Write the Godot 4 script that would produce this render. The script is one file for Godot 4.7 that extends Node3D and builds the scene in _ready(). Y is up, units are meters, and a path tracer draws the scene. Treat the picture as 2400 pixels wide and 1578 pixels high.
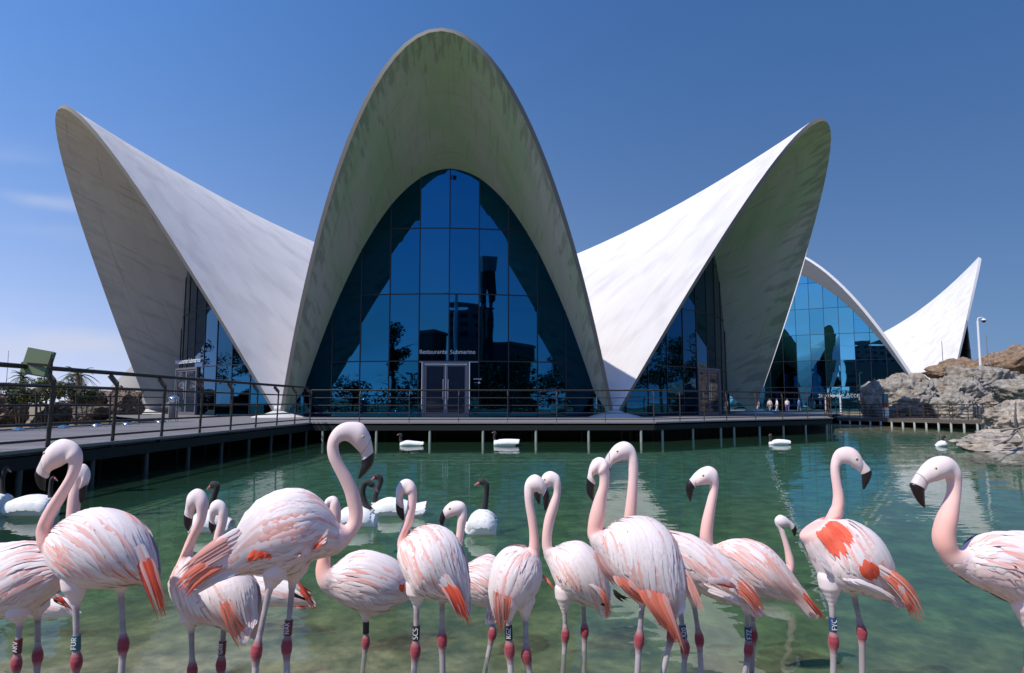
extends Node3D
# A lakeside restaurant under thin concrete shells, a boardwalk, and a flock of flamingos in the shallows.
# The water surface is y = 0. Metres. The camera looks along -z.

const FOCAL := 1620.0      # of a picture 2400 x 1578
const HORIZON := 945.3
const EYE := 1.14
const DECK := 0.55
var tilt := atan((HORIZON - 789.0) / FOCAL)
var taken := {}
var M := {}
var rng := RandomNumberGenerator.new()
var nz := FastNoiseLite.new()
var CROPS := {1: [0.0, 780.0, 3.4], 2: [0.0, 1000.0, 2.708], 3: [380.0, 960.0, 2.532], 4: [900.0, 1040.0, 2.909], 5: [1320.0, 1000.0, 2.708],
	6: [1780.0, 1000.0, 2.708], 7: [1700.0, 560.0, 3.13], 8: [600.0, 300.0, 2.059], 9: [2000.0, 780.0, 5.2175]}

# ------------------------------------------------------------------ mesh helper
class MB:
	var v := PackedVector3Array()
	var c := PackedColorArray()
	var uv := PackedVector2Array()
	var ix := PackedInt32Array()
	func vert(p: Vector3, col := Color.WHITE, t := Vector2.ZERO) -> int:
		v.append(p); c.append(col); uv.append(t)
		return v.size() - 1
	func tri(a: int, b: int, d: int) -> void:
		ix.append(a); ix.append(b); ix.append(d)
	func quad(a: int, b: int, d: int, e: int) -> void:
		tri(a, b, d); tri(a, d, e)
	func sheet(rows: int, cols: int, first: int, wrap := false) -> void:   # vertices already added row by row
		var n := cols if wrap else cols - 1
		for i in rows - 1:
			for j in n:
				var k := (j + 1) % cols
				quad(first + i * cols + j, first + i * cols + k, first + (i + 1) * cols + k, first + (i + 1) * cols + j)
	func box(o: Vector3, b: Basis, s: Vector3, col := Color.WHITE) -> void:
		for ax in 3:
			for sg in [-1.0, 1.0]:
				var n := Vector3.ZERO; n[ax] = sg * 0.5
				var p := Vector3.ZERO; p[(ax + 1) % 3] = 0.5
				var q := Vector3.ZERO; q[(ax + 2) % 3] = 0.5 * sg
				var f := v.size()
				for w in [[-1, -1], [-1, 1], [1, 1], [1, -1]]:
					vert(o + b * ((n + p * w[0] + q * w[1]) * s), col, Vector2(w[0], w[1]) * 0.5)
				quad(f, f + 1, f + 2, f + 3)
	func bar(p: Vector3, q: Vector3, wx: float, wy: float, col := Color.WHITE) -> void:   # a box from p to q
		var d := (q - p)
		var l := d.length()
		d /= l
		var up := Vector3.UP if absf(d.y) < 0.9 else Vector3.BACK
		var s := up.cross(d).normalized()
		box((p + q) / 2, Basis(s, d.cross(s), d), Vector3(wx, wy, l), col)
	func tube(pts: Array, rad: Array, cols: Array, n := 10, caps := true) -> void:
		var f := v.size()
		var m := pts.size()
		var side := Vector3.ZERO
		for i in m:
			var d: Vector3 = (pts[mini(i + 1, m - 1)] - pts[maxi(i - 1, 0)]).normalized()
			if side == Vector3.ZERO:
				side = d.cross(Vector3.UP if absf(d.y) < 0.9 else Vector3.RIGHT).normalized()
			side = (side - d * side.dot(d)).normalized()
			var o := d.cross(side)
			for k in n:
				var a := TAU * k / n
				vert(pts[i] + (side * cos(a) + o * sin(a)) * rad[i], cols[i] if cols.size() > 1 else cols[0], Vector2(float(k) / n, float(i)))
		sheet(m, n, f, true)
		if caps:
			for e in [0, m - 1]:
				var h := vert(pts[e], cols[e] if cols.size() > 1 else cols[0])
				for k in n:
					if e == 0: tri(h, f + (k + 1) % n, f + k)
					else: tri(h, f + e * n + k, f + e * n + (k + 1) % n)
	func mesh(off := Vector3.ZERO) -> ArrayMesh:
		var nn := PackedVector3Array()
		nn.resize(v.size())
		for t in range(0, ix.size(), 3):
			var a := ix[t]; var b := ix[t + 1]; var d := ix[t + 2]
			var w := (v[d] - v[a]).cross(v[b] - v[a])
			nn[a] += w; nn[b] += w; nn[d] += w
		for i in nn.size():
			nn[i] = nn[i].normalized() if nn[i].length_squared() > 1e-20 else Vector3.UP
		var arr := []
		arr.resize(Mesh.ARRAY_MAX)
		var vv := v
		if off != Vector3.ZERO:
			vv = v.duplicate()
			for i in vv.size():
				vv[i] -= off
		arr[Mesh.ARRAY_VERTEX] = vv; arr[Mesh.ARRAY_NORMAL] = nn; arr[Mesh.ARRAY_COLOR] = c; arr[Mesh.ARRAY_TEX_UV] = uv; arr[Mesh.ARRAY_INDEX] = ix
		var m := ArrayMesh.new()
		m.add_surface_from_arrays(Mesh.PRIMITIVE_TRIANGLES, arr)
		return m

# ------------------------------------------------------------------ naming helpers
func numbered(called: String) -> String:
	var n: int = taken.get(called, 0)
	taken[called] = n + 1
	return called if n == 0 else "%s_%03d" % [called, n]

func tag(o: Node, label: String, category: String, group := "", kind := "") -> Node:
	if label: o.set_meta("label", label)
	if category: o.set_meta("category", category)
	if group: o.set_meta("group", group)
	if kind: o.set_meta("kind", kind)
	return o

func thing(called: String, label: String, category: String, where := Vector3.ZERO, turn := 0.0, group := "") -> Node3D:
	var o := Node3D.new()
	o.name = numbered(called)
	add_child(o)
	o.position = where
	o.rotation.y = turn
	tag(o, label, category, group)
	return o

func part(parent: Node3D, called: String, m: Mesh, mat: Material) -> MeshInstance3D:
	var o := MeshInstance3D.new()
	o.name = called
	o.mesh = m
	if mat: o.material_override = mat
	parent.add_child(o, true)
	return o

func struct(called: String, m: Mesh, mat: Material) -> MeshInstance3D:
	var o := part(self, called, m, mat)
	o.set_meta("kind", "structure")
	return o

# ------------------------------------------------------------------ places: a pixel of the survey picture at a depth in metres
func ray(u: float, v: float) -> Vector3:
	var x := (u - 1200.0) / FOCAL
	var y := (789.0 - v) / FOCAL
	return Vector3(x, y * cos(tilt) + sin(tilt), -(cos(tilt) - y * sin(tilt)))

func at(u: float, v: float, d: float) -> Vector3:
	var r := ray(u, v)
	return Vector3(0, EYE, 0) + r * (d / -r.z)

func in_plane(u: float, v: float, d0: float, x0: float, k: float) -> Vector3:   # the upright plane depth = d0 + k (x - x0)
	var r := ray(u, v)
	return Vector3(0, EYE, 0) + r * ((d0 - k * x0) / (-r.z - k * r.x))

func smooth(e0: float, e1: float, x: float) -> float:
	var t := clampf((x - e0) / (e1 - e0), 0, 1)
	return t * t * (3 - 2 * t)

func lin(r: float, g: float, b: float) -> Color:   # linear base colour -> what albedo_color wants
	return Color(r, g, b).linear_to_srgb()

func plain_mat(col: Color, rough := 0.6, metal := 0.0) -> StandardMaterial3D:
	var m := StandardMaterial3D.new()
	m.albedo_color = col
	m.roughness = rough
	m.metallic = metal
	return m

func tinted(rough := 0.7) -> StandardMaterial3D:
	var m := StandardMaterial3D.new()
	m.vertex_color_use_as_albedo = true
	m.roughness = rough
	return m

func noise_tex(seed_: int, freq: float, size := 512, oct := 5, ntype := FastNoiseLite.TYPE_SIMPLEX_SMOOTH) -> ImageTexture:
	return ImageTexture.create_from_image(noise_img(seed_, freq, size, oct, ntype))

func noise_img(seed_: int, freq: float, size := 512, oct := 5, ntype := FastNoiseLite.TYPE_SIMPLEX_SMOOTH) -> Image:
	var n := FastNoiseLite.new()
	n.seed = seed_
	n.noise_type = ntype
	n.frequency = freq
	n.fractal_octaves = oct
	return n.get_seamless_image(size, size)

# ------------------------------------------------------------------ sky
func make_sky() -> Sky:
	var w := 1024; var h := 512
	var im := Image.create(w, h, false, Image.FORMAT_RGBF)
	var n := FastNoiseLite.new()
	n.seed = 5; n.frequency = 1.0; n.fractal_octaves = 5
	for j in h:
		var el := PI / 2 - PI * (j + 0.5) / h
		for i in w:
			var az := TAU * (i + 0.5) / w      # from -z, towards +x
			var e := maxf(el, 0.0)
			var t := 1.0 - exp(-e / 0.27)
			var k := 0.5 + 0.5 * cos(az + deg_to_rad(126.0))
			var c := Vector3(0.180, 0.318, 0.525).lerp(Vector3(0.041, 0.141, 0.412), t) * (0.83 + 1.55 * smooth(0.0, 1.0, k))
			c *= 1.0 + 0.27 * (1.0 - k) * exp(-pow(e / 0.30, 2.0))
			c += Vector3(0.82, 0.45, 0.18) * k * exp(-e / 0.13)
			if el > 0.0 and el < 0.6:
				var d := Vector3(sin(az) * cos(el), sin(el) * 5.0, -cos(az) * cos(el))
				var f := n.get_noise_3dv(d * 1.6) + 0.4 * n.get_noise_3dv(d * 6.0)
				var q := smooth(0.02, 0.6, f + 0.3 * k) * exp(-pow((e - 0.05) / 0.10, 2.0)) * smooth(0.12, 0.5, k)
				c = c.lerp(Vector3(0.64, 0.67, 0.80), q * 0.75)
				var wis := smooth(0.18, 0.5, n.get_noise_3dv(d * Vector3(3.0, 4.5, 3.0) + Vector3(7, 3, 1))) * exp(-pow((e - 0.245) / 0.035, 2.0)) * smooth(0.42, 0.52, k)
				c = c.lerp(Vector3(0.62, 0.68, 0.84), wis * 0.55)
			im.set_pixel(i, j, Color(c.x, c.y, c.z))
	var p := PanoramaSkyMaterial.new()
	p.panorama = ImageTexture.create_from_image(im)
	var s := Sky.new()
	s.sky_material = p
	return s

# ------------------------------------------------------------------ materials
func make_materials() -> void:
	var fine := noise_tex(11, 0.02, 512, 5)
	var grain := noise_tex(12, 0.06, 512, 4)
	# plumage
	var pl := tinted(0.78)
	pl.heightmap_enabled = true
	pl.heightmap_texture = grain
	pl.heightmap_scale = 0.06
	pl.uv1_triplanar = true
	pl.uv1_scale = Vector3(14, 5, 14)
	pl.rim_enabled = true; pl.rim = 0.35; pl.rim_tint = 0.4
	M.plume = pl
	var fe := tinted(0.72)
	fe.backlight_enabled = true
	fe.backlight = Color(0.28, 0.26, 0.26)
	M.feather = fe
	var bill := tinted(0.38)
	M.bill = bill
	M.skin = tinted(0.6)
	M.steel_dark = plain_mat(lin(0.045, 0.036, 0.032), 0.42, 0.55)
	M.steel_post = plain_mat(lin(0.075, 0.055, 0.045), 0.6, 0.3)
	M.chrome = plain_mat(lin(0.72, 0.74, 0.78), 0.22, 1.0)
	M.white_paint = plain_mat(lin(0.72, 0.73, 0.75), 0.5)
	M.lettering = plain_mat(lin(0.78, 0.8, 0.84), 0.5)
	M.frame_grey = plain_mat(lin(0.17, 0.165, 0.19), 0.45, 0.4)
	M.mullion = plain_mat(lin(0.012, 0.016, 0.024), 0.4, 0.2)
	M.dark_room = plain_mat(lin(0.01, 0.012, 0.015), 0.9)
	M.tinted = tinted(0.75)
	# coated glass
	M.glass = []
	for i in 4:
		var g := plain_mat(lin(0.0075 + 0.0015 * i, 0.082 + 0.005 * i, 0.172 + 0.008 * i), 0.012, 1.0)
		g.normal_enabled = true
		g.normal_texture = flat_waves(i)
		g.normal_scale = 0.02
		M.glass.append(g)
	M.glass_pale = []
	for i in 4:
		var g2: StandardMaterial3D = M.glass[i].duplicate()
		g2.albedo_color = lin(0.06 + 0.012 * i, 0.29 + 0.02 * i, 0.45 + 0.02 * i)
		M.glass_pale.append(g2)
	M.door_glass = plain_mat(lin(0.02, 0.03, 0.05), 0.03, 0.0)
	# concrete
	M.shell_out = concrete(false)
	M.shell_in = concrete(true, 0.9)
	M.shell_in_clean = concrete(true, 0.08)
	M.shell_edge = plain_mat(lin(0.20, 0.19, 0.17), 0.9)
	M.footing = plain_mat(lin(0.5, 0.5, 0.51), 0.85)
	# wood / deck
	var wood := tinted(0.8)
	wood.heightmap_enabled = true; wood.heightmap_texture = grain; wood.heightmap_scale = 0.3
	wood.uv1_triplanar = true; wood.uv1_scale = Vector3(0.4, 4, 6)
	M.wood = wood
	# rock
	var im := noise_img(31, 0.012, 512, 6)
	var im2 := noise_img(32, 0.05, 512, 4)
	var ra := Image.create(512, 512, false, Image.FORMAT_RGB8)
	for j in 512:
		for i in 512:
			var a := im.get_pixel(i, j).r; var b := im2.get_pixel(i, j).r
			var t := clampf(0.55 + (a - 0.5) * 1.1 + (b - 0.5) * 0.5, 0, 1)
			ra.set_pixel(i, j, Color(0.50, 0.49, 0.48).lerp(Color(1, 0.99, 0.97), t))
	var rk := tinted(0.92)
	rk.albedo_texture = ImageTexture.create_from_image(ra)
	rk.uv1_triplanar = true; rk.uv1_world_triplanar = true; rk.uv1_scale = Vector3.ONE * 0.45
	rk.heightmap_enabled = true; rk.heightmap_texture = noise_tex(33, 0.02, 512, 6); rk.heightmap_scale = 5.5
	M.rock = rk
	# ground and pond bed
	var gr := tinted(0.95)
	gr.albedo_texture = rk.albedo_texture
	gr.uv1_triplanar = true; gr.uv1_world_triplanar = true; gr.uv1_scale = Vector3.ONE * 0.35
	gr.heightmap_enabled = true; gr.heightmap_texture = fine; gr.heightmap_scale = 2.0
	M.ground = gr
	# water
	var wa := StandardMaterial3D.new()
	wa.albedo_color = Color(lin(0.05, 0.135, 0.075), 0.28)
	wa.transparency = BaseMaterial3D.TRANSPARENCY_ALPHA
	wa.roughness = 0.015
	wa.metallic_specular = 0.34
	wa.normal_enabled = true
	wa.normal_texture = ripples()
	wa.normal_scale = 1.0
	M.water = wa
	var leaf := tinted(0.7)
	leaf.backlight_enabled = true
	leaf.backlight = Color(0.3, 0.3, 0.2)
	M.leaf = leaf

func flat_waves(s: int) -> ImageTexture:
	var im := noise_img(40 + s, 0.006, 128, 2)
	im.bump_map_to_normal_map(6.0)
	return ImageTexture.create_from_image(im)

func ripples() -> ImageTexture:
	var n := 512
	var hs := PackedFloat32Array()
	hs.resize(n * n)
	var r := RandomNumberGenerator.new()
	r.seed = 77
	var wv := []
	for k in 26:
		var ky := int(r.randi_range(2, 22)) * (1 if r.randf() < 0.5 else -1)
		var kx := int(round(r.randfn(0.0, 0.42) * absf(ky)))
		wv.append([kx, ky, r.randf() * TAU, 1.0 / pow(absf(ky) + absf(kx), 1.05)])
	var sn := PackedFloat32Array()
	sn.resize(n)
	for i in n: sn[i] = sin(TAU * i / n)
	for q in wv:
		var kx: int = q[0]; var ky: int = q[1]; var ph := int(q[2] / TAU * n); var am: float = q[3]
		for j in n:
			var b := ((ky * j + ph) % n + n) % n
			for i in n:
				hs[j * n + i] += am * sn[((kx * i + b) % n + n) % n]
	var im := Image.create(n, n, false, Image.FORMAT_RGB8)
	var strength := 1.1
	for j in n:
		for i in n:
			var dx := (hs[j * n + (i + 1) % n] - hs[j * n + (i + n - 1) % n]) * strength
			var dy := (hs[((j + 1) % n) * n + i] - hs[((j + n - 1) % n) * n + i]) * strength
			var v := Vector3(-dx, dy, 10.0).normalized()
			im.set_pixel(i, j, Color(v.x * 0.5 + 0.5, v.y * 0.5 + 0.5, v.z * 0.5 + 0.5))
	return ImageTexture.create_from_image(im)

func concrete(under: bool, green := 0.0) -> StandardMaterial3D:  # green: strength of the algae stain and of the painted bounce light
	var n := 640
	var im := Image.create(n, n, false, Image.FORMAT_RGB8)
	var a := FastNoiseLite.new(); a.seed = 3 if under else 8; a.frequency = 0.008; a.fractal_octaves = 5
	var b := FastNoiseLite.new(); b.seed = 4; b.frequency = 0.03; b.fractal_octaves = 4
	var s := FastNoiseLite.new(); s.seed = 9; s.frequency = 0.02; s.fractal_octaves = 4
	for j in n:
		var v := float(j) / n             # distance from the free edge, 0 at the edge
		for i in n:
			var u := absf(float(i) / n - 0.5) * 2.0
			var cloud := a.get_noise_2d(i, j)
			var spot := b.get_noise_2d(i, j)
			var streak := s.get_noise_2d(i * 2.6, j * 0.22)
			var l := 1.0 + cloud * 0.09 + spot * 0.05 + streak * 0.04
			var c := Color(0.64, 0.62, 0.585) if under else Color(0.63, 0.615, 0.62)
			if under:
				var moss_bounce := smooth(-0.9, 0.6, cloud * 0.8 + streak * 0.2 + 0.25 - 0.6 * u) * smooth(0.95, 0.2, v)
				c = c.lerp(Color(0.34, 0.50, 0.27), moss_bounce * green)  # algae stain, with green light bounced off water and deck painted in
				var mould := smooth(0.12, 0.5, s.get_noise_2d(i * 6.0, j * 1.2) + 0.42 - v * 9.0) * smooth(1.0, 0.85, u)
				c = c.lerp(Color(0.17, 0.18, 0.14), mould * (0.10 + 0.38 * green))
				var drip := smooth(0.34, 0.6, s.get_noise_2d(i * 9.0 + 300, j * 0.35)) * smooth(0.6, 0.05, v)
				c = c.lerp(Color(0.25, 0.26, 0.2), drip * 0.4)
				var board := smooth(0.40, 0.5, s.get_noise_2d(i * 0.35 + 120, j * 7.0))
				c = c.lerp(Color(0.30, 0.28, 0.25), board * 0.28)
				var hair := smooth(0.45, 0.55, b.get_noise_2d(i * 2.4 + 900 + j * 0.25, j * 0.2))
				c = c.lerp(Color(0.24, 0.22, 0.18), hair * 0.2)
			else:
				var dirt := smooth(0.0, 0.55, s.get_noise_2d(i * 1.6 + 50, j * 1.2) + 0.25 * cloud)
				c = c.lerp(Color(0.47, 0.45, 0.46), dirt * 0.45)
				var run := smooth(0.3, 0.55, s.get_noise_2d(i * 0.5 + 700, j * 5.0))
				c = c.lerp(Color(0.42, 0.41, 0.41), run * 0.15)
				var grime := smooth(0.25, 0.02, v) * smooth(-0.2, 0.4, cloud + spot)
				c = c.lerp(Color(0.45, 0.43, 0.42), grime * 0.4)
			im.set_pixel(i, j, Color(c.r * l, c.g * l, c.b * l).linear_to_srgb())
	var m := StandardMaterial3D.new()
	m.albedo_texture = ImageTexture.create_from_image(im)
	m.roughness = 0.9
	m.heightmap_enabled = true
	m.heightmap_texture = noise_tex(21, 0.03, 512, 5)
	m.heightmap_scale = 3.0
	return m

# ------------------------------------------------------------------ Candela shells: height = a + b r^2 - c y^2, cut by the plane r = R + m h
class Shell:
	var a: float; var b: float; var c: float; var m: float; var R: float; var t: float
	func _init(a_, b_, m_, R_, t_):
		a = a_; b = b_; m = m_; R = R_; t = t_
		c = (a + b * R * R) / (R * R * t * t)
	func h(r: float, y: float) -> float:
		return a + b * r * r - c * y * y
	func reach(u: float) -> float:
		var q := m * (b - c * t * t * u * u)
		var k := R + m * a
		if absf(q) < 1e-6: return k
		return (1.0 - sqrt(maxf(1.0 - 4.0 * q * k, 0.0))) / (2.0 * q)
	func mesh(thick: float, mats: Array) -> ArrayMesh:
		var rows := 34; var cols := 57
		var out := ArrayMesh.new()
		var tops := []
		var surf := [MB.new(), MB.new(), MB.new()]
		for i in rows:
			for j in cols:
				var u := 2.0 * j / (cols - 1) - 1.0
				u = signf(u) * (1.0 - pow(1.0 - absf(u), 1.25))
				var re := reach(u)
				var s := float(i) / (rows - 1)
				var r: float = 0.4 + (re - 0.4) * s
				var y := u * r * t
				var p := Vector3(y, h(r, y), r)
				var n := Vector3(2 * c * y, 1, -2 * b * r).normalized()
				var w := Vector2(0.5 + y / 18.0, (re - r) / 20.0)
				surf[0].vert(p, Color.WHITE, w)
				surf[1].vert(p - n * thick, Color.WHITE, w)
				if i == rows - 1:
					surf[2].vert(p); surf[2].vert(p - n * thick)
		surf[0].sheet(rows, cols, 0)
		surf[1].sheet(rows, cols, 0)
		surf[2].sheet(cols, 2, 0)
		for k in 3:
			out.add_surface_from_arrays(Mesh.PRIMITIVE_TRIANGLES, surf[k].mesh().surface_get_arrays(0))
			out.surface_set_material(k, mats[k])
		return out

func glazing(parent: Node3D, sh: Shell, rg0: float, bow: float, phi: float, step: float, rows: Array, holes: Array, seed_: int, glass: Array) -> Node3D:
	# a wall of glass, flat column by column, bowed in plan: radius rg0 - bow y^2; panes clipped to the vault
	var g := MB.new()
	var arch := PackedVector2Array()
	var rg := func(y: float) -> float:
		var i := floorf(y / step)
		var a := rg0 - bow * i * i * step * step
		var b := rg0 - bow * (i + 1) * (i + 1) * step * step
		return lerpf(a, b, y / step - i)
	var half := 0.0
	var top := 0.0
	var N := 90
	var edge := []
	var lim := 30.0
	for i in 2000:                                  # how far the wall reaches to the side
		var y := i * 0.01
		if sh.h(rg.call(y), y) - 0.16 < 0.02 or y > rg.call(y) * sh.t - 0.02:
			lim = y
			break
	for i in N + 1:
		var y := -lim * cos(PI * i / N)
		edge.append(Vector2(y, maxf(sh.h(rg.call(y), y) - 0.17, 0.0)))
		top = maxf(top, edge[-1].y)
	half = lim
	arch.append(Vector2(-half, 0))
	for e in edge:
		if e.y > 0.03: arch.append(e)
	arch.append(Vector2(half, 0))
	var zs := rows.duplicate()
	zs.insert(0, 0.0)
	zs.append(top + 0.1)
	var nx := int(ceil(half / step))
	var holder := MeshInstance3D.new()
	holder.name = "glazing"
	parent.add_child(holder, true)
	holder.rotation.y = phi
	var r := RandomNumberGenerator.new()
	r.seed = seed_
	var gap := 0.022
	for i in range(-nx, nx):
		for j in zs.size() - 1:
			var x0 := i * step + gap; var x1 := (i + 1) * step - gap
			var z0: float = zs[j] + gap; var z1: float = zs[j + 1] - gap
			var skip := false
			for q in holes:
				if (x0 + x1) / 2 > q[0] and (x0 + x1) / 2 < q[1] and z1 <= q[2] + 0.1: skip = true
			if skip: continue
			var cell := PackedVector2Array([Vector2(x0, z0), Vector2(x1, z0), Vector2(x1, z1), Vector2(x0, z1)])
			var tx := r.randfn(0, 0.004); var tz := r.randfn(0, 0.0025)
			for poly in Geometry2D.intersect_polygons(cell, arch):
				var tr := Geometry2D.triangulate_polygon(poly)
				if tr.is_empty(): continue
				var pm := MB.new()
				for back in 2:
					var f := pm.v.size()
					for p in poly:
						var off: float = (p.x - (x0 + x1) / 2) * tx + (p.y - (z0 + z1) / 2) * tz - back * 0.02
						pm.vert(Vector3(p.x, p.y, rg.call(p.x) + off), Color.WHITE, Vector2(p.x, p.y) / 3.0)
					for k in range(0, tr.size(), 3):
						if back == 0: pm.tri(f + tr[k], f + tr[k + 1], f + tr[k + 2])
						else: pm.tri(f + tr[k], f + tr[k + 2], f + tr[k + 1])
				part(holder, "pane", pm.mesh(), glass[r.randi() % 4])
	# mullions
	for i in range(-nx + 1, nx):
		var y := i * step
		var z: float = sh.h(rg.call(y), y) - 0.17
		if absf(y) < lim and z > 0.2:
			var base := 0.0
			for q in holes:
				if y > q[0] + 0.05 and y < q[1] - 0.05: base = q[2]
			g.bar(Vector3(y, base, rg.call(y) - 0.02), Vector3(y, z, rg.call(y) - 0.02), 0.05, 0.09)
	for z in rows:
		if z >= top: continue
		for i in range(-nx, nx):
			var a := i * step; var b := (i + 1) * step
			a = clampf(a, -lim, lim); b = clampf(b, -lim, lim)
			while a < b and sh.h(rg.call(a), a) - 0.17 < z: a += 0.02
			while b > a and sh.h(rg.call(b), b) - 0.17 < z: b -= 0.02
			if b - a > 0.03:
				g.bar(Vector3(a, z, rg.call(a) - 0.025), Vector3(b, z, rg.call(b) - 0.025), 0.084, 0.05)
	holder.mesh = g.mesh()
	holder.material_override = M.mullion
	return holder

func door(parent: Node3D, at_: Vector3, phi: float, w: float, h: float) -> void:
	# a framed double door standing in the glass wall; at_ is the middle of its threshold in the lobe's axes
	var o := Node3D.new()
	o.name = "door"
	parent.add_child(o, true)
	o.rotation.y = phi
	o.position = Basis(Vector3.UP, phi) * at_
	var f := MB.new()
	f.box(Vector3(-w / 2 + 0.05, h / 2, 0), Basis(), Vector3(0.1, h, 0.14))
	f.box(Vector3(w / 2 - 0.05, h / 2, 0), Basis(), Vector3(0.1, h, 0.14))
	f.box(Vector3(0, h - 0.05, 0), Basis(), Vector3(w - 0.2, 0.1, 0.14))
	part(o, "frame", f.mesh(), M.frame_grey)
	for s in [-1.0, 1.0]:
		var lw := (w - 0.22) / 2
		var cx: float = s * (lw / 2 + 0.006)
		var l := MB.new()
		for e in [-1.0, 1.0]:
			l.box(Vector3(cx + e * (lw / 2 - 0.04), (h - 0.12) / 2, 0.0), Basis(), Vector3(0.08, h - 0.13, 0.06))
		l.box(Vector3(cx, 0.08, 0), Basis(), Vector3(lw - 0.16, 0.14, 0.06))
		l.box(Vector3(cx, h - 0.16, 0), Basis(), Vector3(lw - 0.16, 0.08, 0.06))
		part(o, "leaf_frame", l.mesh(), M.frame_grey)
		var gm := MB.new()
		gm.box(Vector3(cx, h / 2, 0), Basis(), Vector3(lw - 0.16, h - 0.3, 0.02))
		part(o, "pane", gm.mesh(), M.door_glass)
		var hm := MB.new()
		hm.tube([Vector3(cx - s * (lw / 2 - 0.1), 0.75, 0.08), Vector3(cx - s * (lw / 2 - 0.1), 1.6, 0.08)], [0.016, 0.016], [Color.WHITE], 8)
		part(o, "handle", hm.mesh(), M.chrome)

func words(parent: Node3D, text: String, width: float, where: Vector3, turn: float, mat: Material, font_name := "Droid Sans", depth := 0.02) -> MeshInstance3D:
	var t := TextMesh.new()
	var f := SystemFont.new()
	f.font_names = PackedStringArray([font_name])
	f.font_weight = 500
	t.font = f
	t.text = text
	t.font_size = 32
	t.pixel_size = 0.01
	t.depth = depth
	t.curve_step = 2.0
	var w := t.get_aabb().size.x
	t.pixel_size = 0.01 * width / maxf(w, 0.01)
	t.depth = depth
	var o := part(parent, "lettering", t, mat)
	o.position = where
	o.rotation.y = turn
	return o

func restaurant() -> void:
	var D := 46.865
	var psi := 0.0406
	var sh := Shell.new(8.3202, 0.0089, 0.5123, 17.2222, 0.41421)
	var o := thing("shell_restaurant", "large concrete restaurant of flaring grey vaults with a tall blue glass arch facing the water", "building", Vector3(-3.412, DECK, -D), psi)
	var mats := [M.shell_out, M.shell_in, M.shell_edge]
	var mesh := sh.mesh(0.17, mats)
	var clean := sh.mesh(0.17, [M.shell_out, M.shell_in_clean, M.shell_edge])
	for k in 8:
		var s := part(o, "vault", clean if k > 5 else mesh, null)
		s.rotation.y = k * PI / 4
	for k in [0, 1, 7, 2, 6]:
		var phi: float = k * PI / 4
		var holes := []
		if k == 0: holes = [[-1.283, 1.283, 2.38]]
		glazing(o, sh, 17.4, 0.034, phi, 1.283, [2.38, 5.28, 8.17], holes, 90 + k, M.glass)
	# the front door bay: door, two narrow side lights
	door(o, Vector3(-0.12, 0.0, 17.38), 0.0, 2.0, 2.36)
	for q in [[-1.283, -1.13], [0.89, 1.283]]:
		var pm := MB.new()
		pm.box(Vector3((q[0] + q[1]) / 2, 1.18, 17.37), Basis(), Vector3(q[1] - q[0] - 0.03, 2.32, 0.02))
		part(o, "pane", pm.mesh(), M.glass[0])
	words(o, "Restaurante  Submarino", 2.36, Vector3(-0.05, 2.76, 17.46), 0.0, M.lettering, "Droid Sans")
	# small notice with an arrow on the glass by the door
	words(o, "entrada", 0.34, Vector3(1.24, 1.62, 17.42), 0.0, M.lettering, "Droid Sans", 0.008)
	var ar := MB.new()
	ar.bar(Vector3(1.1, 1.46, 17.42), Vector3(1.28, 1.46, 17.42), 0.035, 0.008)
	var f := ar.v.size()
	for p in [Vector3(1.28, 1.52, 17.42), Vector3(1.36, 1.46, 17.42), Vector3(1.28, 1.40, 17.42)]: ar.vert(p)
	ar.tri(f, f + 1, f + 2)
	part(o, "arrow_sign", ar.mesh(), M.lettering)
	# side lobes: doors in front of the glass
	for q in [[7, -1.95, "Restaurante Submarino", 2.6], [1, 1.2, "", 2.4]]:
		var phi: float = q[0] * PI / 4
		var b := Basis(Vector3.UP, phi)
		door(o, Vector3(q[1], 0.0, 17.44 - 0.02 * absf(q[1])), phi, q[3], 2.4)
		if q[2] != "":
			words(o, q[2], 3.0, b * Vector3(q[1] + 0.2, 2.72, 17.48), phi, M.lettering)
	# floor plinth and the hinged feet
	var fl := MB.new()
	var c := fl.vert(Vector3(0, 0.02, 0))
	for k in 33:
		fl.vert(Vector3(sin(TAU * k / 32) * 16.9, 0.02, cos(TAU * k / 32) * 16.9))
	for k in 32: fl.tri(c, c + 1 + k, c + 2 + k)
	part(o, "floor_slab", fl.mesh(), M.dark_room)
	for k in 8:
		var phi := (k + 0.5) * PI / 4
		var p := Vector3(sin(phi), 0, cos(phi)) * (17.2222 / cos(PI / 8) + 0.0)
		var m := MB.new()
		m.tube([p + Vector3(0, -0.06, 0), p + Vector3(0, 0.04, 0), p + Vector3(0, 0.17, 0), p + Vector3(0, 0.26, 0)], [1.25, 1.05, 0.5, 0.26], [Color.WHITE], 20)
		part(o, "footing", m.mesh(), M.footing)
		var hm := MB.new()
		var q := Basis(Vector3.UP, phi)
		hm.tube([p + q * Vector3(-0.17, 0.36, 0.02), p + q * Vector3(0.17, 0.36, 0.02)], [0.12, 0.12], [Color.WHITE], 14)
		part(o, "hinge", hm.mesh(), M.footing)

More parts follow.
